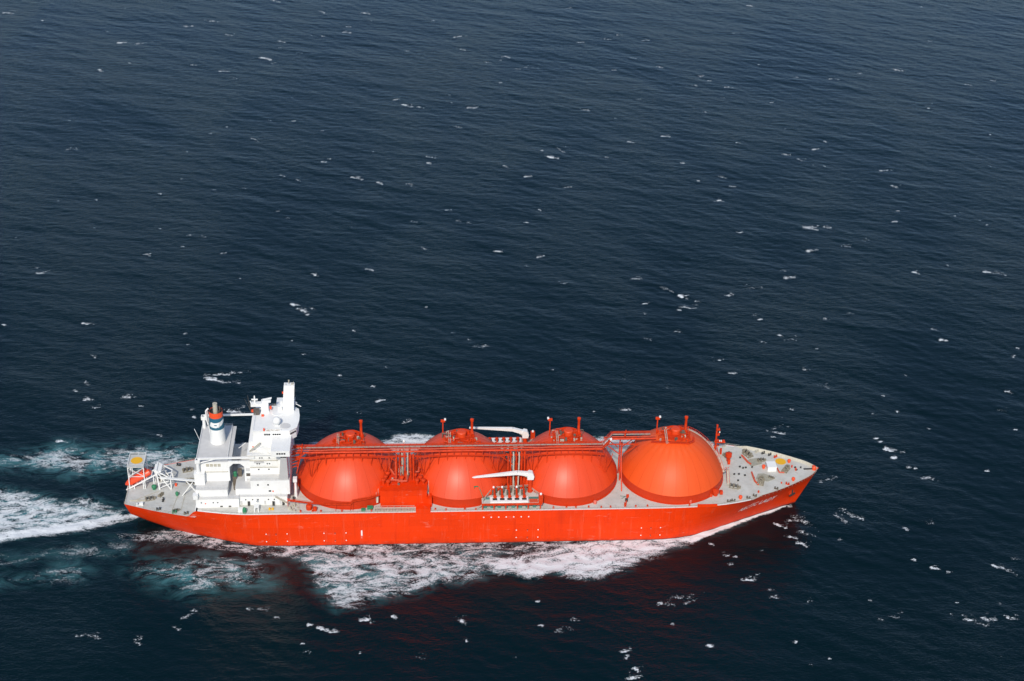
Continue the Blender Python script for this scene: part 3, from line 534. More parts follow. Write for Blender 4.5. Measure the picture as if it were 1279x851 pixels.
# ------------------------------------------------------------------ pipe rack over the tanks
rack = MB()
for x0, x1, y, z in ((69, 196.5, -10.9, 34.6), (69, 196.5, -5.2, 35.3)): rack.beam((x0, y, z), (x1, y, z), .36, .5)
for k in range(44):
    x = 69.5+k*2.95; rack.beam((x, -10.9, 34.6), (x, -4.9, 35.4), .22); rack.beam((x, -10.9, 34.6), (x, -10.2, 36.0), .14)
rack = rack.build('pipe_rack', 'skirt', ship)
def bent(y, z, r, y2=None, x0=68.6, x1=219, mat='red'):
    y2 = y+7.2 if y2 is None else y2
    m = MB(); m.path([(x0, y, z), (195.5+(y+10)*.2, y, z), (198.3+(y+10)*.2, y2-3.4, z), (200.5+(y+10)*.2, y2, z), (x1, y2, z)], r, 10); return m.build('cargo_pipe', mat, rack, True)
bent(-9.9, 36.35, .42); bent(-8.5, 35.7, .22); bent(-7.4, 35.8, .2, mat='redd'); bent(-4.9, 36.3, .34, x1=217)
m = MB()                                                                  # walkway grating with rails
for a, b in (((69, -6.3, 36.5), (196, -6.3, 36.5)), ((196, -6.3, 36.5), (200.8, .6, 36.5)), ((200.8, .6, 36.5), (217, .6, 36.5))): m.beam(a, b, .9, .1)
m.build('walkway_grating', 'cream', rack)
m = MB()
for off in (-.5, .5):
    P = [(69, -6.3+off, 36.5), (196-off*.6, -6.3+off, 36.5), (200.8-off*.6, .6+off, 36.5), (217, .6+off, 36.5)]
    for a, b in zip(P, P[1:]):
        for h in (.55, 1.1): m.beam((a[0], a[1], a[2]+h), (b[0], b[1], b[2]+h), .09)
        n = int(abs(b[0]-a[0])/2.4)+1
        for k in range(n):
            c = Vector(a).lerp(Vector(b), k/n); m.beam(c, c+Vector((0, 0, 1.1)), .09)
m.build('walkway_rail', 'red', rack)
for xc in (114.3, 159.6, 204.6):                                          # trestles between the domes
    yo = 0 if xc < 190 else 6.5; m = MB()
    for y in (-10.6+yo, -5.4+yo):
        for dx in (-2.0, 2.0) if xc < 190 else (0,): m.beam((xc+dx*.4, y, F), (xc+dx, y, 34.8), .5)
        for sg in (-1, 1): m.beam((xc+sg*.8, y, 29.6), (xc+sg*6.5, y, 34.5), .3); m.beam((xc+sg*6.5, y, 34.5), (xc+sg*6.5, y, 31.6), .2)
        m.beam((xc-7, y, 34.6), (xc+7, y, 34.6), .35)
    if xc > 190: m.beam((xc, -12, F), (xc, -9.5+yo, 31), .45)
    m.build('rack_trestle', 'red', rack)
for i, (cx, R, th) in enumerate(TANKS[:3]):                               # stub feet and raking struts on the domes
    for x in np.linspace(cx-13, cx+13, 8):
        z = dome_z(i, x, -10.9); MB().beam((x, -10.9, z-.2), (x, -10.9, 34.8), .28).build('rack_foot', 'red', rack)
    for sg in (-1, 1):
        q = Vector((cx+sg*15.2, -11.4, dome_z(i, cx+sg*15.2, -11.4)-.1)); m = MB()
        for e in (11.5, 15.2, 18): m.beam((cx+sg*e, -10.9, 34.6), q, .22)
        m.build('rack_strut', 'red', rack)
# vertical pipe runs between tanks
for xc, ys_ in ((114.5, (-12.5, -11.4, -9)), (160.2, (-13, -12, -10.5, -9))):
    m = MB(); mc = MB(); rr = random.Random(int(xc))
    for k in range(7):
        x = xc-3.6+k*1.15; y = rr.choice(ys_); zt = 35.6
        (mc if k in (2, 4) else m).path([(x, y+1.5, zt), (x, y-.6, zt-1), (x+rr.uniform(-.3, .3), y-1.4, 20.5), (x, y-3.5, 19.2)], rr.uniform(.22, .45), 8)
    m.build('riser_pipe', 'red', rack, True); mc.build('riser_pipe', 'cream', rack, True)
m = MB()
for sg in (-1, 1): m.beam((114.4, -6+sg*.4, 26), (114.0, -6+sg*.4, 36.5), .2)
for k in range(9): m.beam((114.3, -6.4, 26.5+k*1.1), (114.3, -5.6, 26.5+k*1.1), .1)
m.build('access_ladder', 'cream', rack)
m = MB(); m.path([(206, -2.0, 37.0), (206, -2.0, 39.2)], .3); m.cbox(206, -2, 39.0, 1.0, .8, .5); m.cbox(206.3, -2, 39.4, .4, 1.3, .5); m.build('loudhailer_post', 'red', rack)
for x, y in ((114, -4.2), (199.8, -4.8)): MB().lathe(x, y, [(.1, 36.6), (.4, 37.0), (.55, 37.6), (.4, 38.1), (.1, 38.3)], 12).build('junction_dome', 'white', rack, True)
# catwalk from the superstructure onto the rack
m = MB()
for k in range(5): z = 30+k*1.6; m.beam((68.2, -11, z), (70.2+k*.6, -11, z+.8), .3); m.beam((68.2, -6.5, z), (70.2+k*.6, -6.5, z+.8), .3); m.beam((70.2+k*.6, -11.2, z+.8), (70.2+k*.6, -6.2, z+.8), .2)
for y in (-11, -6.5): m.beam((70, y, 27), (72.6, y, 38.4), .35); m.beam((68.4, y, 33), (74, y, 37), .3)
m.build('rack_stair', 'red', rack)

# ------------------------------------------------------------------ compressor house
m = MB(); m.box(104.2, 123.2, -20.6, -7.0, F-.05, 24.3); ch = m.build('compressor_house', 'hull', ship)
MB().box(104.0, 123.4, -20.8, -6.8, 24.3, 24.55).build('roof_slab', 'hull', ch)
MB().box(123.2, 125.2, -21.0, -16.5, F, 20.6).build('side_locker', 'hull', ch)
MB().box(118.6, 124.6, -24.42, -20.62, F+.0, 17.9).build('side_bulwark', 'hull', ch)
m = MB(); mc = MB(); md = MB(); rr = random.Random(5)
for k, (x, y) in enumerate(((105.6, -10), (107.2, -11), (106.4, -13.4), (105.5, -16), (113, -14), (118.4, -12.4), (120.6, -13), (121.6, -9.5), (119.2, -16.4), (121.8, -16.2), (107.4, -17))):
    h = rr.uniform(1.0, 1.9); MB().lathe(x, y, [(.55, 24.5), (.55, 24.5+h), (1.0, 24.6+h), (1.0, 25.1+h), (.4, 25.5+h)], 10).build('roof_ventilator', 'red', ch, True)
m = MB()
m.path([(108, -8, 33), (108, -8, 27), (110, -11.5, 26), (113, -11.5, 26), (113, -15, 26), (113, -15, 24.5)], .45, 8)
m.path([(110.6, -14, 24.5), (110.6, -14, 26.2), (110.6, -10, 26.6), (110.6, -8, 33)], .4, 8)
m.path([(111.5, -16, 24.5), (111.5, -16, 26), (115, -16, 26), (115, -11, 27), (120, -11, 27), (120, -11, 29)], .38, 8)
m.path([(117, -9, 33), (117, -9.5, 27), (117, -13, 25.6), (117, -13, 24.5)], .35, 8); m.path([(108.5, -15, 24.5), (108.5, -15, 26), (112, -15.4, 26)], .4, 8)
m.build('compressor_piping', 'redd', ch, True)
m = MB(); m.path([(112.2, -13.6, 24.6), (112.4, -11.2, 28.2), (112.8, -9, 31)], .4); m.cbox(112.3, -11.5, 27.4, 1.2, 1, 1.6); m.cbox(109.2, -14.2, 25.6, .7, .7, .6); m.build('compressor_valves', 'cream', ch)
for q in ((111.7, -16.6, 24.5, .9, .6, .8), (107, -14.4, 24.5, .8, .6, .8), (115.4, -12, 26.3, 1.6, .5, .5), (121, -11.5, 24.5, 1.0, .8, 1), (117, -9.6, 27, 1.4, .8, .8)): MB().cbox(*q).build('compressor_valve', 'rusty', ch)
for x0 in (102.9, 123.6):
    m = MB(); m.beam((x0, -20.2, F+2), (x0, -14, 23.5), .8, .15); m.beam((x0-.4, -20.4, F+3), (x0-.4, -14, 24.5), .1); m.beam((x0+.4, -20.4, F+3), (x0+.4, -14, 24.5), .1); m.build('access_ladder', 'cream', ch)
m = MB()
for k in range(26): m.box(101.8+k*.62, 102.2+k*.62, -24.0, -22.0, F+.6, F+.75)
for y in (-24.0, -22.0): m.box(101.6, 118.4, y-.06, y+.06, F+.5, F+.62)
for k in range(7):
    for y in (-24, -22): m.beam((102+k*2.6, y, F), (102+k*2.6, y, F+1.7), .09)
for y in (-24, -22): m.beam((101.6, y, F+1.7), (118.2, y, F+1.7), .09)
m.build('gangway', 'cream', ship, label='pale gangway stowed along the deck edge below the compressor house')
m = MB(); m.cbox(100, -21.6, F, 2.4, 1.0, 1.5); m.cbox(97.2, -22.8, F, 1.6, 1, 1.2); m.build('deck_locker', 'green', ship)

# ------------------------------------------------------------------ manifolds and hose cranes, both sides
def manifold(sd):
    o = MB(); Y = lambda a, b: (min(sd*a, sd*b), max(sd*a, sd*b))
    o.box(145.6, 170.2, *Y(13.5, 23.9), F+3.0, F+3.3); mf = o.build('cargo_manifold', 'deckw', ship, label='loading manifold platform on the %s side' % ('near' if sd < 0 else 'far'))
    m = MB()
    for x in (145.9, 150.6, 155.4, 160.2, 164.6, 169.6): m.box(x-.25, x+.25, *Y(23.3, 23.8), F, F+3.0); m.box(x-.2, x+.2, *Y(14, 14.5), F, F+3.0)
    m.box(145.5, 170.3, *Y(23.9, 24.2), F+2.6, F+3.5); m.build('platform_frame', 'red', mf)
    t = MB(); t.box(149.0, 164.6, *Y(19.8, 23.3), F+3.3, F+3.9); t.build('drip_tray', 'white', mf)
    for k in range(5):
        x = 151.0+k*3.02; d = MB(); d.box(x-.95, x+.95, *Y(20.9, 22.3), F+3.88, F+3.96); d.build('tray_opening', 'dark', mf)
        p = MB(); p.tube((x, sd*21.2, F+4.9), (x, sd*13.0, F+5.4), .42, n=10); p.tube((x, sd*20.9, F+4.9), (x, sd*21.3, F+4.9), .75, n=12); p.tube((x, sd*19.2, F+4.2), (x, sd*19.2, F+6.4), .28); p.cbox(x, sd*18.4, F+3.3, .5, .5, 1.4); p.build('manifold_pipe', 'red', mf, True)
        v = MB(); v.cbox(x-.7, sd*17.6, F+3.3, .7, .9, 2.1); v.cbox(x+.8, sd*16.2, F+3.3, .8, .7, 2.4); v.build('manifold_valve', 'rusty', mf)
        q = MB(); q.lathe(x+(.2 if k % 2 else -.3), sd*16.0, [(.1, F+5.4), (.45, F+5.7), (.45, F+6.2), (.1, F+6.5)], 8)
        if k in (0, 1, 3): q.build('pressure_gauge', 'white', mf, True)
    for x0, x1, mt in ((146.2, 148.8, 'teal'), (165.0, 169.0, 'teal')): MB().box(x0, x1, *Y(20.2, 20.9), F+3.3, F+3.9).build('hose_tray', mt, mf)
    MB().box(165.1, 168.6, *Y(21.4, 23.4), F+3.3, F+3.7).build('valve_box', 'redd', mf)
    MB().box(168.8, 170.6, *Y(22.2, 23.85), F+3.3, F+7.0).build('end_post', 'red', mf); MB().lathe(169.7, sd*23, [(.5, F+7), (.5, F+7.5), (.2, F+7.8)], 10).build('post_lamp', 'white', mf, True)
    m = MB()
    for a, b in (((146, 23.6), (150.5, 15)), ((150.5, 15), (165, 14)), ((165, 14), (169.4, 20))):
        for h in (.55, 1.1): m.beam((a[0], sd*a[1], F+3.3+h+1), (b[0], sd*b[1], F+3.3+h+1), .14)
        for k in range(5): c = (a[0]+(b[0]-a[0])*k/4, a[1]+(b[1]-a[1])*k/4); m.beam((c[0], sd*c[1], F+3.3), (c[0], sd*c[1], F+5.4), .12)
    m.beam((146, sd*23.6, F+3), (143, sd*23.2, F), .7, .2); m.build('platform_rail', 'cream', mf)
    m = MB()
    for k in range(8): x = 147+k*2.9; m.cbox(x, sd*22, F, 1.4, .9, 1.3)
    m.build('under_platform_lockers', 'teal', mf)
    # crane
    z0 = F; cx, cy = 165.8, sd*15.6
    m = MB(); m.lathe(cx, cy, [(1.1, z0), (1.1, z0+4), (.85, z0+4.4), (.85, 26.0 if sd < 0 else 25.6)], 14); cr = m.build('hose_crane', 'red', ship, True, label='red pedestal crane with white jib on the %s side' % ('near' if sd < 0 else 'far'))
    zt = 26.0 if sd < 0 else 25.6
    m = MB(); m.yprism([(cx-1.3, zt), (cx+1.2, zt), (cx+1.5, zt+1.6), (cx+.8, zt+3.2), (cx-.6, zt+3.6), (cx-1.4, zt+2.8)], cy-1.1, cy+1.1); m.build('crane_housing', 'white', cr)
    tip = Vector((141.8, sd*16.2, 27.4 if sd < 0 else 30.3)); kn = Vector((cx-5.5, cy, zt+(3.0 if sd < 0 else 4.0))); rt = Vector((cx-.5, cy, zt+2.3))
    m = MB()
    def taper(a, b, wa, ha, wb, hb):
        d = (b-a).normalized(); s_ = d.cross(Vector((0, 0, 1))).normalized(); u_ = s_.cross(d); V = []
        for c, w_, h_ in ((a, wa, ha), (b, wb, hb)): V += [c+s_*u*w_/2+u_*v*h_/2 for u, v in ((-1, -1), (1, -1), (1, 1), (-1, 1))]
        m.add(V, [(0, 3, 2, 1), (4, 5, 6, 7), (0, 1, 5, 4), (1, 2, 6, 5), (2, 3, 7, 6), (3, 0, 4, 7)])
    taper(rt, kn, 1.3, 1.7, 1.2, 1.5); taper(kn, tip, 1.2, 1.5, .6, .55); m.build('crane_jib', 'white', cr)
    m = MB(); m.tube((cx-1.0, cy, zt+.6), (cx-4.4, cy, kn.z-.6), .22); m.build('jib_ram', 'cream', cr)
    m = MB(); m.cbox(tip.x, tip.y, tip.z-1.5, .5, .4, 1.2); m.tube((tip.x, tip.y, tip.z), (tip.x, tip.y, tip.z-1.4), .06, n=4); m.build('crane_hook', 'dark', cr)
manifold(-1); manifold(1)
m = MB(); m.box(171.4, 173.4, 17.5, 19.5, F, 22.6); m.build('deck_locker', 'red', ship)
m = MB(); m.path([(144.2, -17.4, 24.4), (142.6, -19, 24.4), (142.6, -19.6, 24.4)], .14); m.cbox(143.3, -18.4, 24.2, 1.8, .3, .35); m.path([(144.4, -17.8, 24.2), (146.5, -21.6, 20)], .12); m.cbox(142.6, -16.2, 26.3, 1.3, .3, .35); m.build('hose_hanger', 'green', ship)
# ------------------------------------------------------------------ deck gear amidships between tanks 3 and 4
m = MB(); m.tube((206.2, -18, F), (206.2, -18, F+2.2), .35); m.tube((206, -18, F+1.2), (204.9, -23.6, F+.7), .25); m.cbox(204.8, -22.6, F, .8, 1.2, 1.6); m.cbox(206.3, -18, F+1.6, 1.0, .9, .9); m.build('deck_hydrant', 'red', ship)
MB().cbox(205.7, -19.6, F+.6, 1.1, 1.0, 1.0).build('deck_valve', 'dark', ship)
m = MB(); m.path([(203.6, -15.5, F+.2), (205.6, -16.2, F+.4), (204, -17.4, F+.2), (207, -15.0, F+.3)], .1, 4); m.build('hose', 'teal', ship)
# ------------------------------------------------------------------ superstructure
def windows(parent, xs, y, z, w_=.75, h_=.7, mat='glass'):
    for x in xs: MB().box(x-w_/2, x+w_/2, y-.07, y+.05, z-h_/2, z+h_/2).build('window', mat, parent)
def block(name, x0, x1, y0, y1, z0, z1, roof='roof', parent=None, label=None, lip=.12):
    o = MB().box(x0, x1, y0, y1, z0, z1).build(name, 'white', parent or ship, label=label)
    if roof: MB().box(x0-lip, x1+lip, y0-lip, y1+lip, z1, z1+.22).build('roof_deck', roof, o)
    return o
# engine casing, aft
b1 = block('deckhouse', 29.4, 46.8, -18.9, 18.9, F-.05, 20.4, 'roof')
windows(b1, (31.6, 36.4, 38.2), -18.9, 18.6, .5, .5); MB().box(33.0, 33.5, -18.98, -18.85, 17.9, 18.4).build('fire_box', 'fred', b1)
for x in (39.6, 43.0): MB().box(x-.55, x+.55, -18.99, -18.85, F+.2, F+.8).build('vent_opening', 'dark', b1)
b2 = block('deckhouse', 29.6, 42.3, -17.5, 17.5, 20.62, 24.0, 'roof'); railing([(29.6, -18.7, 20.6), (46.6, -18.7, 20.6)], b1, 'white')
casing = block('engine_casing', 29.6, 42.3, -11.6, 14.8, 24.22, 33.6, 'roof', label='tall white engine casing block below the funnel')
railing([(29.7, -17.3, 24.2), (42.2, -17.3, 24.2)], b2, 'white'); railing([(42.2, -11.4, 33.8), (42.2, 14.6, 33.8), (29.8, 14.6, 33.8), (29.8, -11.4, 33.8), (42.2, -11.4, 33.8)], casing, 'white')
m = MB()
for k in range(4): m.box(33.7+k*1.55, 34.9+k*1.55, -11.72, -11.55, 31.4, 32.7)
m.build('louvre', 'cream', casing)
block('deckhouse', 28.9, 33.0, -14.2, -11.62, 24.22, 29.4, 'white'); block('deckhouse', 28.6, 30.4, -19.6, -17.6, 20.62, 22.6, 'white')
# exhaust casing side wall, forward of the funnel (sloped grey screen)
m = MB(); m.yprism([(42.32, 33.6), (43.9, 33.6), (42.32, 30)], -11, 14.6); m.build('casing_screen', 'roof', casing)
# portal between casing and accommodation
m = MB(); m.box(42.3, 51.6, -11.55, -10.9, 32.6, 33.7); m.box(49.0, 51.6, -11.55, -10.9, 20.6, 32.6); m.box(42.3, 43.0, -11.55, -10.9, 24.2, 32.6)
for sg, x in ((1, 43.0), (-1, 49.0)): m.add([(x, -11.55, 32.6), (x+sg*1.6, -11.55, 32.6), (x, -11.55, 31.0), (x, -10.9, 32.6), (x+sg*1.6, -10.9, 32.6), (x, -10.9, 31.0)], [(0, 1, 2), (3, 5, 4), (0, 3, 4, 1), (1, 4, 5, 2), (2, 5, 3, 0)])
portal = m.build('portal_wall', 'white', ship)
m = MB(); m.box(42.4, 51.4, 5, 14, 20.6, 25.0); m.build('inner_casing', 'roof', ship)
m = MB(); m.cbox(44.6, -9.4, 20.6, 1.6, 1.4, 4.6); m.cbox(46.6, -7.5, 20.6, 1.6, 1.4, 6.5); m.lathe(45, -12.5, [(.8, 20.6), (.8, 22.2), (.3, 22.6)], 10); m.build('machinery', 'rusty', ship)
m = MB(); m.lathe(44.9, -9.6, [(.75, 25.2), (.75, 27), (.3, 27.4)], 10); m.build('compressed_air_bottle', 'green', ship, True)
for z in (28.9, 26.4, 23.8):
    m = MB(); m.box(49.6, 51.2, -11.62, -11.5, z, z+1.4); m.build('stair_opening', 'soot' if z == 26.4 else 'roof', portal)
# accommodation tower
a1 = block('deckhouse', 46.85, 66.2, -17.6, 17.6, F-.05, 20.4, 'roof')
a2 = block('deckhouse', 45.4, 51.6, -16.4, 16.4, 20.62, 23.6, 'roof')
acc = block('accommodation_block', 51.65, 67.4, -16.5, 16.5, 20.62, 27.6, 'roof', label='white accommodation block below the bridge')
tow = block('accommodation_tower', 51.7, 67.6, -12.4, 12.4, 27.82, 37.8, 'roof')
windows(acc, (54.6, 58.7), -16.5, 25.4, .6, .7); windows(acc, (59.3,), -16.5, 22.3, 1.0, .7); MB().box(60.3, 60.8, -16.6, -16.45, 21.8, 22.5).build('fire_box', 'fred', acc)
windows(tow, (55.6, 56.5, 59.4), -12.4, 35.8, .55, .6); windows(tow, (54.4, 55.3, 58.5, 59.4), -12.4, 33.0, .5, .55); windows(tow, (54.9, 59.0), -12.4, 30.2, .55, .6)
MB().box(62.6, 63.1, -12.5, -12.35, 36.6, 37.4).build('fire_box', 'fred', tow)
MB().box(53.2, 57, -13.1, -12.4, 33.9, 34.3).build('service_balcony', 'roof', tow)
for z in (31.3, 34.6): MB().box(51.4, 62.8, -12.75, -12.42, z, z+.16).build('deck_ledge', 'cream', tow); railing([(51.5, -12.7, z+.16), (62.7, -12.7, z+.16)], tow, 'white')
MB().box(29.4, 42.4, -11.95, -11.62, 28.8, 28.95).build('deck_ledge', 'cream', casing)
railing([(51.7, -16.3, 27.82), (63, -16.3, 27.82)], acc, 'white'); railing([(46.9, -17.4, 20.62), (66, -17.4, 20.62)], a1, 'white')
for x in (47.6, 57.2, 63.4): MB().box(x-.4, x+.4, -17.68, -17.55, F+.2, F+2.1).build('door', 'roof', a1)
windows(a1, (49.4, 52.2, 54.4, 58.6, 61.0), -17.6, 18.9, .5, .5)
# bridge-wing brackets: sloping grey gussets up to the wing
for s_ in (-1, 1):
    y0, y1 = (s_*12.42, s_*16.4)
    m = MB(); m.add([(63.2, y1, 27.85), (67.0, y1, 27.85), (67.0, s_*19.4, 40.6), (64.6, s_*19.4, 40.6), (63.2, y0, 27.85), (67.0, y0, 27.85), (67.0, y0, 40.6), (64.6, y0, 40.6)],
                    [(0, 1, 2, 3), (1, 5, 6, 2), (4, 0, 3, 7), (4, 7, 6, 5)]); wb = m.build('wing_bracket', 'roof', tow)
windows(tow, (65.3,), -17.6, 34.0, .55, .6); windows(tow, (66.0,), -16.9, 31.0, .55, .6)
# decks below the bridge
dk = block('bridge_deck', 50.6, 68.2, -13.6, 13.6, 37.84, 38.2, None); railing([(50.7, -13.5, 38.2), (62.5, -13.5, 38.2)], dk, 'white')
t4 = block('accommodation_top', 51.4, 68.0, -9.6, 9.6, 38.22, 41.9, 'white'); MB().box(52.6, 53.1, -9.7, -9.55, 39.2, 39.8).build('fire_box', 'fred', t4)
m = MB(); m.box(56.0, 60.5, -12.6, -9.62, 38.25, 41.0); st_ = m.build('equipment_house', 'white', ship)
for k, (xa_, xb_) in enumerate(((51.6, 56.0), (60.5, 64))):
    m = MB(); m.beam((xa_ if k == 0 else xb_, -11.2, 38.4), (xb_ if k == 0 else xa_, -11.2, 42.3), 1.0, .25) if k == 0 else m.beam((64.2, -11.6, 38.4), (60.6, -11.6, 41.6), .9, .25)
    m.build('outside_stair', 'cream', dk)
wing = MB().box(61.0, 68.4, -19.8, 19.8, 41.4, 44.0).build('bridge_wing', 'white', ship); MB().box(60.9, 68.5, -19.9, 19.9, 44.0, 44.2).build('roof_deck', 'white', wing)
for k in range(4): MB().box(63.1+k*.95, 63.85+k*.95, -19.88, -19.75, 42.5, 43.2).build('window', 'glass', wing)
wh = MB(); wh.prism([(53.2, -9.0), (67.8, -9.0), (70.4, -6.6), (71.0, -2), (71.0, 2), (70.4, 6.6), (67.8, 9.0), (53.2, 9.0)], 42.1, 46.6); wh = wh.build('wheelhouse', 'white', ship, label='white wheelhouse with dark windows')
m = MB(); m.prism([(53.0, -9.3), (68.0, -9.3), (70.8, -6.8), (71.4, -2), (71.4, 2), (70.8, 6.8), (68.0, 9.3), (53.0, 9.3)], 46.6, 46.95); m.build('roof_deck', 'white', wh)
for k in range(8):
    if k != 3: MB().box(57.6+k*.85, 58.3+k*.85, -9.08, -8.95, 44.6, 45.3).build('window', 'glass', wh)
for k in range(3):
    a, b = Vector((67.9, -9.0, 0)), Vector((70.4, -6.6, 0)); c = a.lerp(b, .2+.3*k); MB().cbox(c.x+.03, c.y-.03, 44.6, .8, .1, .8, math.atan2(2.4, 2.6)).build('window', 'glass', wh)
for k in range(8): MB().cbox(71.0, -1.8+k*.5, 44.6, .1, .4, .8).build('window', 'glass', wh)
MB().box(57.4, 58.0, -9.42, -9.2, 46.9, 48.2).build('fire_box', 'fred', wh)
me = text_mesh('ARCTIC LADY'); wd = max(v.co.x for v in me.vertices)
for v in me.vertices: x, y = v.co.x, v.co.y; v.co = (58.6+x/wd*5.6, -9.42, 46.98+y*.95)
me.materials.append(M['brown']); o = bpy.data.objects.new('name_lettering', me); col.objects.link(o); o.parent = wh
MB().box(58.4, 64.4, -9.4, -9.34, 46.8, 47.85).build('name_board', 'white', wh)
# monkey island fittings
m = MB(); m.lathe(62.6, -5.2, [(.7, 46.9), (.7, 47.6), (1.2, 47.9), (1.65, 48.8), (1.65, 49.5), (1.2, 50.4), (.5, 50.8), (.05, 50.9)], 24); m.build('radome', 'white', wh, True)
m = MB(); m.lathe(66.0, -6.0, [(2.1, 46.95), (2.1, 47.1)], 28); m.build('deck_ring', 'roof', wh); m = MB(); m.lathe(62.5, 4.2, [(2.6, 46.95), (2.6, 47.15)], 28); m.build('deck_ring', 'white', wh)
railing([(53.3, -9, 46.95), (53.3, 9, 46.95), (67.6, 9, 46.95)], wh, 'white')
m = MB(); V = []
mast = MB().add([(64.2, 4.6, 46.9), (68.8, 4.6, 46.9), (68.8, 7.6, 46.9), (64.2, 7.6, 46.9), (65.3, 5.0, 59.4), (69.6, 5.0, 59.4), (69.6, 7.4, 59.4), (65.3, 7.4, 59.4)], [(0, 3, 2, 1), (4, 5, 6, 7), (0, 1, 5, 4), (1, 2, 6, 5), (2, 3, 7, 6), (3, 0, 4, 7)]).build('radar_tower', 'white', ship, label='tall white box-shaped mast tower on the wheelhouse roof')
m = MB(); m.tube((67.3, 6.2, 59.4), (67.3, 6.2, 61.4), .18); m.cbox(67.3, 6.2, 61.0, .5, .5, .4); m.tube((66.1, 5.4, 59.4), (66.1, 5.4, 60.3), .12); m.tube((69.2, 6.2, 59.4), (69.2, 6.2, 60.5), .14); m.cbox(68.6, 6, 59.4, .7, .7, .5); m.build('mast_light', 'cream', mast)
MB().cbox(64.7, 5.2, 55.6, .5, .5, .8).build('signal_lamp', 'fred', mast)
m = MB()
for k in range(10): m.beam((68.9+.075*k, 4.55, 48+1.1*k), (69.4+.075*k, 4.55, 48+1.1*k), .16)
m.build('mast_ladder', 'dark', mast)
m = MB(); m.cbox(63.2, 5.6, 46.9, 1.6, 1.4, 2.2); m.cbox(64.0, 5.6, 49.2, .9, .9, 2.4); m.build('mast_foot_house', 'white', mast)
m = MB(); m.tube((69.6, 6, 50), (71.8, 6, 48.6), .16); m.build('yard', 'white', mast)
rm = MB(); rm.box(55.6, 58.6, 4.4, 7.6, 46.9, 51.3); rm = rm.build('radar_mast', 'white', ship)
m = MB(); m.box(51.4, 56.0, 4.8, 7.2, 49.4, 50.6); m.tube((53.0, 6, 50.6), (53.0, 6, 54.0), .45, .25); m.cbox(53, 6, 52.0, 2.6, .5, .5); m.beam((51.8, 6, 49.4), (51.2, 6, 51.6), .35); m.box(56.2, 59.6, 5, 7, 51.3, 52.0); m.beam((56.6, 6, 52.2), (60.0, 6, 53), .7, .35); m.build('radar_scanner', 'white', rm)
m = MB(); m.cbox(52.0, 5, 46.95, .9, .9, .9); m.cbox(53.6, 4.6, 48, .5, .5, .6); m.cbox(56.4, 1.6, 46.95, 1.0, .8, .7); m.cbox(59.4, 5.6, 47.9, .8, .8, 1.2); m.build('signal_box', 'fred', rm)
m = MB(); m.box(52.6, 55.0, 2.4, 4.2, 46.9, 49.2); m.build('flag_locker', 'soot', rm)
m = MB(); m.tube((51.2, 5, 46.9), (50.2, 6.5, 54), .08, .05, n=5); m.tube((51.4, 5, 46.9), (49.0, 5.5, 53), .06, .04, n=5); m.build('whip_antenna', 'rusty', rm)
# funnel
fx, fy = 37.2, 3.4
fn = MB().lathe(fx, fy, [(3.25, 33.7), (3.0, 40.68), (2.9, 43.4)], 48).build('funnel', 'white', ship, True, label='white funnel with blue and orange bands')
def fr(z): return 3.25-(z-33.7)*(.53/14.8)
for z0, z1, mt in ((40.9, 46.4, 'blue'), (46.4, 48.9, 'fred')):
    MB().lathe(fx, fy, [(fr(z0)+.05, z0), (fr(z1)+.05, z1)], 48, cap=False).build('funnel_band', mt, fn, True)
MB().lathe(fx, fy, [(fr(43.4), 43.4), (fr(48.9)-.02, 48.7), (fr(48.9)-.3, 48.7), (fr(48.9)-.35, 47.6), (.05, 47.6)], 40, cap=False).build('funnel_top', 'dark', fn, True)
def wrap(poly, mat, name, eps):
    m = MB(); n = len(poly); seg = []
    for (a, z) in poly: r = fr(z)+eps; seg.append((fx+r*math.sin(math.radians(a)), fy-r*math.cos(math.radians(a)), z))
    bm = bmesh.new(); 
    # split the emblem into slender strips so that it follows the round casing
    vs_ = [bm.verts.new((a, 0, z)) for a, z in poly]; bm.faces.new(vs_)
    for c in range(-80, 81, 8):
        g = bm.verts[:]+bm.edges[:]+bm.faces[:]; bmesh.ops.bisect_plane(bm, geom=g, plane_co=(c, 0, 0), plane_no=(1, 0, 0))
    for v in bm.verts:
        a, z = v.co.x, v.co.z; r = fr(z)+eps; v.co = (fx+r*math.sin(math.radians(a)), fy-r*math.cos(math.radians(a)), z)
    me = bpy.data.meshes.new(name); bm.to_mesh(me); bm.free(); me.materials.append(M[mat]); o = bpy.data.objects.new(name, me); col.objects.link(o); o.parent = fn
wrap([(-58, 42.4), (-40, 42.2), (0, 42.1), (22, 42.4), (50, 43.0), (84, 44.3), (84, 45.4), (60, 45.1), (30, 44.6), (-10, 44.4), (-42, 44.6), (-50, 43.8)], 'white', 'funnel_emblem', .09)
wrap([(-16, 43.2), (4, 43.1), (10, 43.5), (-8, 43.6)], 'blue', 'emblem_mark', .12); wrap([(16, 42.0), (26, 42.3), (44, 44.7), (36, 44.7)], 'roof', 'emblem_mark', .12)
m = MB(); m.tube((fx-.1, fy, 46.5), (fx-.1, fy, 52.3), 1.0, .95, n=16); m.build('exhaust_pipe', 'cream', fn, True)
m = MB(); m.tube((fx+1.6, fy+.8, 46.5), (fx+1.6, fy+.8, 50.2), .32, n=10); m.tube((fx+1.5, fy-.8, 46.5), (fx+1.5, fy-.8, 49.3), .3, n=10); m.build('exhaust_pipe', 'soot', fn, True)
m = MB(); m.path([(fx-3.1, fy+1, 49.2), (fx-4.0, fy, 48.6), (fx-3.9, fy, 44), (fx-3.4, fy, 42)], .35); m.tube((fx-3.0, fy+1, 34), (fx-3.6, fy+1, 48.8), .3); m.build('funnel_pipe', 'white', fn, True)
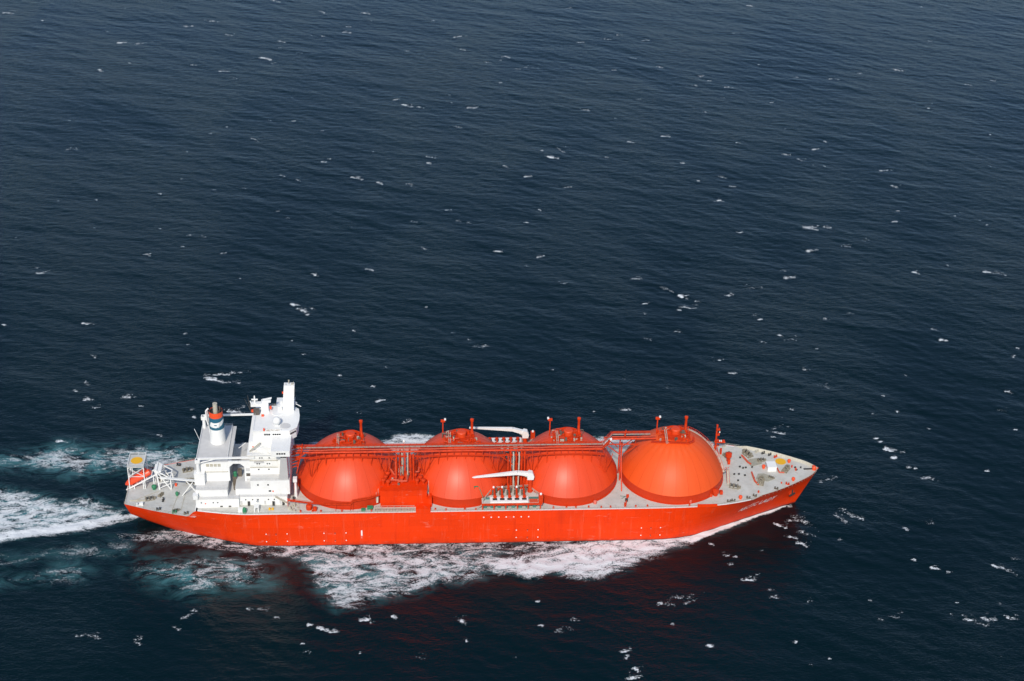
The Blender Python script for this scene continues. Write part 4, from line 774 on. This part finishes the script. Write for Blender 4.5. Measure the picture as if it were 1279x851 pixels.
m = MB(); m.tube((29.6, 4, 34), (27.5, 6, 38.2), .09, n=5); m.build('whip_antenna', 'white', casing); m = MB(); m.tube((45.6, 2, 31), (48.6, 3, 33), .14, n=5); m.build('stay', 'white', casing)
# provision cranes, near and far
for y, zb, zt, x1 in ((-12.9, 29.6, 36.0, 53.5), (13.6, 33.8, 39.6, 52.0)):
    m = MB(); m.tube((30.6, y, zb), (30.6, y, zt), .75, .6, n=12); m.cbox(30.6, y, zt-1.6, 2.0, 1.8, 1.6); cr = m.build('provision_crane', 'white', ship, True)
    m = MB(); m.beam((30.6, y, zt+.2), (x1, y, zt+.5), .7, .7); m.build('crane_jib', 'white', cr); m = MB(); m.tube((31, y, zt-2), (38, y, zt), .22); m.build('jib_ram', 'white', cr)
# starboard side deck fittings by the house
MB().cbox(47.6, -22.4, F, 1.9, 1.2, 2.0).build('deck_locker', 'white', ship); m = MB(); m.lathe(49.2, -22.6, [(.9, F), (.9, F+1.7), (.5, F+2.3)], 12); m.build('ventilator', 'green', ship, True)
m = MB(); m.box(53.1, 55.0, -22.8, -20.6, F+2.3, F+2.7); m.box(53.1, 53.5, -22.8, -22.4, F, F+2.3); m.box(54.6, 55, -22.8, -22.4, F, F+2.3); m.tube((53.6, -18, F+2.7), (53.6, -20.6, F+4.6), .5, n=10); m.build('davit', 'white', ship)
for x in (59.2, 60.4): MB().cbox(x, -21.0, F, .8, .8, .8).build('deck_locker', 'yellow', ship)
for x, y in ((50.6, -17.9), (60.6, -18.1), (64.6, -17.9), (68.6, -15)): m = MB(); m.cbox(x, y, F, .9, .6, 1.9); m.build('door', 'dark', ship)
m = MB(); m.beam((61.5, -18.2, 20.6), (66.8, -18.4, 17.0), .8, .25); m.beam((61.5, -18.6, 21.6), (66.8, -18.8, 18), .1); m.build('outside_stair', 'cream', ship)
m = MB(); m.tube((69.4, -12.6, F), (69.4, -12.6, F+9), .7, .5, n=12); m.cbox(69.4, -13, F+8.4, 1.6, 2, 1.6); m.build('deck_post', 'white', ship, True)
m = MB()
for k in range(6): m.beam((69.0+.2*k, -13+1.1*k, F+1), (69.0+.2*k, -13+1.1*k, F+8), .14)
m.build('deck_pipe', 'redd', ship)
m = MB(); rr = random.Random(9)
for k in range(16): m.cbox(rr.uniform(67, 71), rr.uniform(-23, -17), F, rr.uniform(.4, 1.2), rr.uniform(.4, 1), rr.uniform(.4, 1.4))
m.build('deck_fittings', 'cream', ship, kind='stuff')
# ------------------------------------------------------------------ stern
ZA = 12.95
pl = MB().box(-.4, 6.4, -.6, 8.6, 23.6, 24.0).build('stern_platform', 'deck', ship, label='raised square platform with yellow disc over the stern')
m = MB(); m.lathe(2.95, 4.2, [(2.45, 24.0), (2.45, 24.03), (.02, 24.035)], 40, cap=False); m.build('landing_disc', 'yellow', pl)
m = MB()
for x in (-.2, 6.2):
    for y in (-.4, 8.4): m.beam((x*1.0+.0, y, ZA), (x, y, 23.6), .32)
    m.beam((x, -.4, 15), (x, 8.4, 22.5), .18); m.beam((x, 8.4, 15), (x, -.4, 22.5), .18); m.beam((x, -.4, 18.6), (x, 8.4, 18.6), .18)
for y in (-.4, 8.4): m.beam((-.2, y, 19), (6.2, y, 23.4), .18); m.beam((6.2, y, 19), (-.2, y, 23.4), .18); m.beam((-.2, y, 19), (6.2, y, 19), .18)
m.build('platform_leg', 'white', pl)
railing([(-.3, -.5, 24), (6.3, -.5, 24), (6.3, 8.5, 24), (-.3, 8.5, 24), (-.3, -.5, 24)], pl, 'white', r=.07)
# lifeboat ramp
S0, S1 = Vector((-1.4, 1.9, 13.4)), Vector((11.2, 1.9, 21.2)); dv = (S1-S0).normalized()
rp = MB()
for y in (-.4, 4.1): rp.beam((S0.x-.3, y, S0.z-1.0), (S1.x+1, y, S1.z-.6), .45, .5)
for k in range(7): c = S0.lerp(S1, k/6); rp.beam((c.x, -.4, c.z-.95), (c.x, 4.1, c.z-.95), .3)
for k in (.25, .55, .9):
    c = S0.lerp(S1, k)
    for y in (-.4, 4.1): rp.beam((c.x, y, ZA), (c.x, y, c.z-1), .35)
rp = rp.build('lifeboat_ramp', 'white', ship)
m = MB()
for y in (-1.2, 4.9): m.beam((12.2, y, ZA), (11.4, y, 22.4), .55); m.beam((17.0, y-.4, ZA), (11.4, y, 22.4), .4); m.beam((12.2, y, 16), (16.4, y, 17.2), .3); m.beam((12, y, 19), (14.6, y, 18), .3); m.beam((17, y, ZA), (17.0, y, 18.5), .45); m.beam((11.4, y, 22.4), (17, y, 18.5), .4); m.beam((12.1, y, ZA+.5), (17, y, 16), .25)
m.beam((11.4, -1.2, 22.4), (11.4, 4.9, 22.4), .6); m.beam((17, -1.2, 18.5), (17, 4.9, 18.5), .4); m.box(10.4, 13.4, -1.0, 4.4, 21.6, 22.0)
m.build('ramp_gallows', 'white', rp)
m = MB(); m.beam((13, -1.6, 19.2), (29.2, -4, 18.8), 1.2, .3); m.beam((13, -2.2, 20.2), (29.2, -4.6, 19.8), .12); m.beam((26.5, -4.5, 18.6), (22, -6, ZA), .3); m.beam((28.4, -5, 18.6), (28.4, -5, ZA), .5); m.beam((23, -2.6, 18.8), (29, -8, 15), .3); m.build('stern_gangway', 'white', rp)
# lifeboat, a thing of its own lying on the ramp
lb = bpy.data.objects.new('lifeboat', None); col.objects.link(lb); lb['label'] = 'orange enclosed lifeboat lying nose-down on the stern launching ramp'; lb['category'] = 'lifeboat'
lb.location = (S0.x+1.2, 1.9, S0.z-.55); lb.rotation_euler = (0, -math.atan2(dv.z, dv.x), 0)
def lbuild(mb, name, mat, parent, smooth=True):
    o = bpy.data.objects.new(name, mb.mesh(name, M[mat], smooth)); col.objects.link(o); o.parent = parent; return o
m = MB(); L_ = 12.4; rows = []
for k in range(17):
    u = k/16; x = -1.4+u*L_; wd_ = 2.05*(1-abs(2*u-.86)**3*.55 if u < .43 else 1-(abs(u-.43)/.57)**4*.45); wd_ *= min(1, (u+.03)*4.5)**.6; ht = 3.2*(min(1, (u+.02)*3.4)**.5)*(1-.25*max(0, u-.75)/.25)
    z0 = .25+.9*(1-min(1, u*3.5))**2
    rows.append([(x, 0, z0), (x, wd_*.6, z0+.15), (x, wd_, z0+ht*.36), (x, wd_*.97, z0+ht*.5), (x, wd_*.72, z0+ht*.85), (x, wd_*.3, z0+ht), (x, -wd_*.3, z0+ht), (x, -wd_*.72, z0+ht*.85), (x, -wd_*.97, z0+ht*.5), (x, -wd_, z0+ht*.36), (x, -wd_*.6, z0+.15)])
V = [p for r in rows for p in r]; n = 11
m.add(V, [(i*n+j, i*n+(j+1) % n, (i+1)*n+(j+1) % n, (i+1)*n+j) for i in range(16) for j in range(n)]+[tuple(range(n))[::-1], tuple(16*n+j for j in range(n))])
lh = lbuild(m, 'boat_hull', 'boat', lb)
m = MB(); m.box(7.9, 10.2, -.9, .9, 2.95, 3.65); lbuild(m, 'helm_cupola', 'boat', lb, False)
for y in (-.93, .93): lbuild(MB().box(8.3, 9.8, y-.02, y+.02, 3.15, 3.5), 'window', 'glass', lb, False)
lbuild(MB().box(3.4, 4.4, -.35, .35, 3.13, 3.25), 'hatch', 'white', lb, False)
# mooring gear
def winch_mesh(n=2):
    m = MB(); d = MB(); m.box(-2.2, 2.2, -1.25, -.95, .0, .3); m.box(-2.2, 2.2, .95, 1.25, .0, .3)
    for k in range(n+1): m.box(-2.0+k*3.6/n-.1, -2.0+k*3.6/n+.14, -1.2, 1.2, .0, .9); m.box(-2.0+k*3.6/n-.1, -2.0+k*3.6/n+.14, -.35, .35, .9, 1.7)
    m.box(1.9, 2.9, -.55, .45, .1, 1.2)
    for k in range(n):
        x0 = -1.75+k*3.6/n; x1 = x0+3.6/n-.4; d.tube((x0, 0, 1.2), (x1, 0, 1.2), .5, n=12)
        for e in (x0, x1-.14): m.tube((e, 0, 1.2), (e+.14, 0, 1.2), .95, n=14)
    return m.mesh('winch', M['winchf'], False), d.mesh('drum', M['dark'], True)
wm, dm = winch_mesh()
def winch(x, y, z, rz, sc_=1):
    o = bpy.data.objects.new('mooring_winch', wm); col.objects.link(o); o.parent = ship; at(o, x, y, z, rz); o.scale = (sc_,)*3
    d = bpy.data.objects.new('rope_drum', dm); col.objects.link(d); d.parent = o; return o
for a in ((9.0, -8.2, ZA, .25, .85), (13.2, -5.6, ZA, 1.1, .6), (24.8, 3.5, ZA, 0, 1.0), (20.5, -16.5, ZA, .35, .6), (12, 6.5, ZA, .6, 1), (22, 12, ZA, .3, .9)): winch(*a)
m = MB()
for a, b in (((2, -9.5), (12, -2.5)), ((20.5, -3), (19.0, -16)), ((23.2, -2), (22.6, -16.5)), ((3, -9.8), (9, -9))): m.beam((*a, ZA+.12), (*b, ZA+.12), .16)
m.build('mooring_rope', 'cream', aft_deck)
m = MB(); m.box(1.0, 8.0, -9.2, -8.9, ZA, ZA+.45); m.box(21.5, 27.5, 5.6, 6.2, ZA, ZA+.5); m.build('rope_guide', 'cream', aft_deck)
for x, y, r_, h in ((9.9, -1.0, 1.05, 1.7), (19.9, -5.9, .7, 1.5)): m = MB(); m.lathe(x, y, [(r_*.7, ZA), (r_*.7, ZA+h*.5), (r_, ZA+h*.55), (r_, ZA+h), (r_*.6, ZA+h+.45), (.05, ZA+h+.55)], 16); m.build('ventilator', 'green', ship, True)
m = MB(); m.lathe(18.6, 1.2, [(.5, ZA), (.5, ZA+1.1), (.2, ZA+1.3)], 10); m.build('ventilator', 'fred', ship, True)
def bollards(x, y, z, rz=0, mat='dark', s=1):
    m = MB(); m.cbox(0, 0, 0, 2.0, .8, .2)
    for d in (-.6, .6): m.tube((d, 0, .2), (d, 0, 1.0), .3, n=10); m.tube((d, 0, 1.0), (d, 0, 1.12), .38, n=10)
    o = m.build('bollard', mat, ship, True); at(o, x, y, z, rz); o.scale = (s,)*3; return o
for a in ((13.5, -15.5, ZA, .25), (20.2, -17.8, ZA, .25, 'green'), (5, -12.2, ZA, .3, 'white'), (14.6, -9.2, ZA, 1.5), (25, -18.6, ZA, .3, 'rusty'), (18, 16, ZA, -.3), (8, 12.5, ZA, -.3)): bollards(*a)
MB().cbox(6.4, -12.2, ZA, 1.0, 1.0, 1.5).build('deck_locker', 'white', ship)
# ------------------------------------------------------------------ foredeck
def zf(x): return F+float(sheer(x))
for a in ((252.5, -10.6, -.35, .95), (253.6, 13.0, .45, .85)): winch(a[0], a[1], zf(a[0]), a[2], a[3])
winch(262.6, 12.8, zf(262.6), 2.05, 1.1); winch(264.4, -7.6, zf(264.4), 1.25, 1.15); winch(276.8, .6, zf(277), .95, 1.0); winch(267.6, 8.2, zf(267), .1, .75); winch(269.4, -4.6, zf(269), -.5, .55)
for P, r_ in (([(259.9, 12.2), (261.6, 6.8), (262.6, 5.4)], .4), ([(261.8, -.6), (261.9, -7), (263.0, -9.8)], .4), ([(273.2, 2.4), (273.6, -1.4), (275.6, -1.6)], .3)):
    MB().path([(x, y, zf(x)+.5) for x, y in P], r_).build('warping_guard', 'redd', ship)
for x, y, rz in ((265.0, 7.6, .4), (267.0, -4.2, -.35)):                      # drip pans under the windlasses
    m = MB(); m.prism([(-3.6, -2.4), (1.5, -2.6), (3.4, -.6), (3.0, 1.6), (-1.0, 2.7), (-3.4, 1.6)], .02, .16); o = m.build('windlass_pan', 'pan', ship); at(o, x, y, zf(x), rz)
hb = MB(); hb.box(268.8, 272.6, .0, 4.2, zf(270)-.2, zf(270)+2.2); hb = hb.build('hatch_house', 'white', ship); MB().box(268.7, 272.7, -.1, 4.3, zf(270)+2.2, zf(270)+2.35).build('roof_deck', 'white', hb)
m = MB(); m.lathe(276.0, 7.2, [(2.35, zf(276)+.0), (2.35, zf(276)+.06), (.02, zf(276)+.065)], 40, cap=False); m.build('landing_disc', 'yellow', main_deck, label='yellow painted disc on the foredeck')
for x, y, r_, h in ((279.4, 6.3, .75, 1.3), (278.4, -7.0, .75, 1.3), (267.6, 2.6, .75, 1.5), (253.6, -18.8, .8, 1.4), (262.0, -14.8, .4, .8), (261.5, 15.0, .4, .8), (279.8, 2.4, .35, 1.0), (281, .2, .35, 1.0), (273, -8.8, .35, .5), (251, 20.2, .4, .7)):
    m = MB(); z = zf(x); m.lathe(x, y, [(r_*.7, z-.1), (r_*.7, z+h*.5), (r_, z+h*.55), (r_, z+h), (r_*.6, z+h+.3), (.03, z+h+.4)], 14); m.build('ventilator', 'fred' if r_ > .5 else 'red', ship, True)
for x, y in ((257.6, 4.0), (258.8, 3.0), (260, 3.2), (254.2, -1.4), (256.2, -1.4), (258.6, -2.4), (259, 10.8), (262.8, 3.4), (262, -4.4), (281.2, 2.2), (281.4, .4), (283.6, 2.0), (255, -6)):
    m = MB(); z = zf(x); m.cbox(x, y, z-.05, .75, .6, .6, random.uniform(0, 1.5)); m.build('deck_hatch', 'dark', ship)
for a in ((248.5, -20.6, -.1), (250.4, -20.2, -.2), (257, -18.6, -.42), (260, -17.2, -.44), (270, -12.6, -.5), (275.4, -9.6, -.55, 'red'), (247.5, 20.8, .12, 'cream'), (250.5, 20.4, .2, 'cream'), (253.6, 19.6, .25, 'cream'), (267, 14.8, .45, 'cream'), (269.6, 13.6, .46, 'dark'), (272.2, 12.2, .5, 'dark'), (274.4, 10.6, .5, 'red'), (264.6, -6, 0)):
    bollards(a[0], a[1], zf(a[0])-.03, a[2], a[3] if len(a) > 3 else 'rusty', .9)
m = MB(); m.box(284.6, 288.2, .5, 1.2, zf(286)-.1, zf(286)+.35); m.build('chain_slot', 'dark', main_deck)
m = MB(); m.lathe(289.0, .4, [(.9, zf(289)-.2), (.9, zf(289)+1.2), (.5, zf(289)+1.7)], 12); m.cbox(288.9, 1.2, zf(289), 1.0, 1.6, 1.2); m.build('stem_fairlead', 'fred', ship, True)
m = MB()
for sg in (-1, 1):
    for t in np.linspace(14.6, 18.7, 22):
        x, y, z, *_ = [float(a[0]) for a in st(t)]; m.beam((x, sg*max(y-.3, .1), F+float(sheer(x))), (x, sg*max(y-1.0, .1), F+float(sheer(x))), .12, .12); m.beam((x, sg*max(y-1.0, .1), zf(x)), (x, sg*max(y-.34, .1), z), .12)
m.build('bulwark_stays', 'cream', main_deck)
# foremast
fx_, fy_ = 248.6, 14.6
fm = MB(); fm.tube((fx_, fy_, F-.1), (fx_-.2, fy_, 30.6), .5, .3, n=10); fm.beam((fx_+1.6, fy_-.6, F), (fx_, fy_, 22), .25); fm.beam((fx_-1.6, fy_-.6, F), (fx_, fy_, 22), .25); fm = fm.build('foremast', 'red', ship, True)
for z in (23.2, 26.0, 28.6): MB().cbox(fx_+.3, fy_, z, 1.6, 1.2, .25).build('mast_platform', 'red', fm)
MB().cbox(fx_+1.6, fy_, 22.2, 4.6, 1.4, .35).build('mast_platform', 'red', fm)
for q in ((fx_+3.2, fy_, 22.5, 1.0, .9, .7), (fx_-.2, fy_, 30.4, .7, .7, .9), (fx_+.7, fy_, 28.8, .6, .6, .7), (fx_+.8, fy_, 26.2, .6, .6, .8), (fx_+2.4, fy_-.4, F, .8, .8, 3.0)): MB().cbox(*q).build('mast_box', 'red', fm)
m = MB(); m.cbox(fx_+2.2, fy_, 22.6, .5, .5, .6); m.cbox(fx_+1.5, fy_, 22.6, .4, .4, .7); m.cbox(fx_+1.1, fy_, 27.2, .45, .45, .5); m.build('mast_light', 'white', fm)
MB().box(234.8, 243.0, -23.9, -23.4, F, F+1.15).build('fairlead_guard', 'hull', ship)
for x in (268.6, 270.6): pass
build_water()
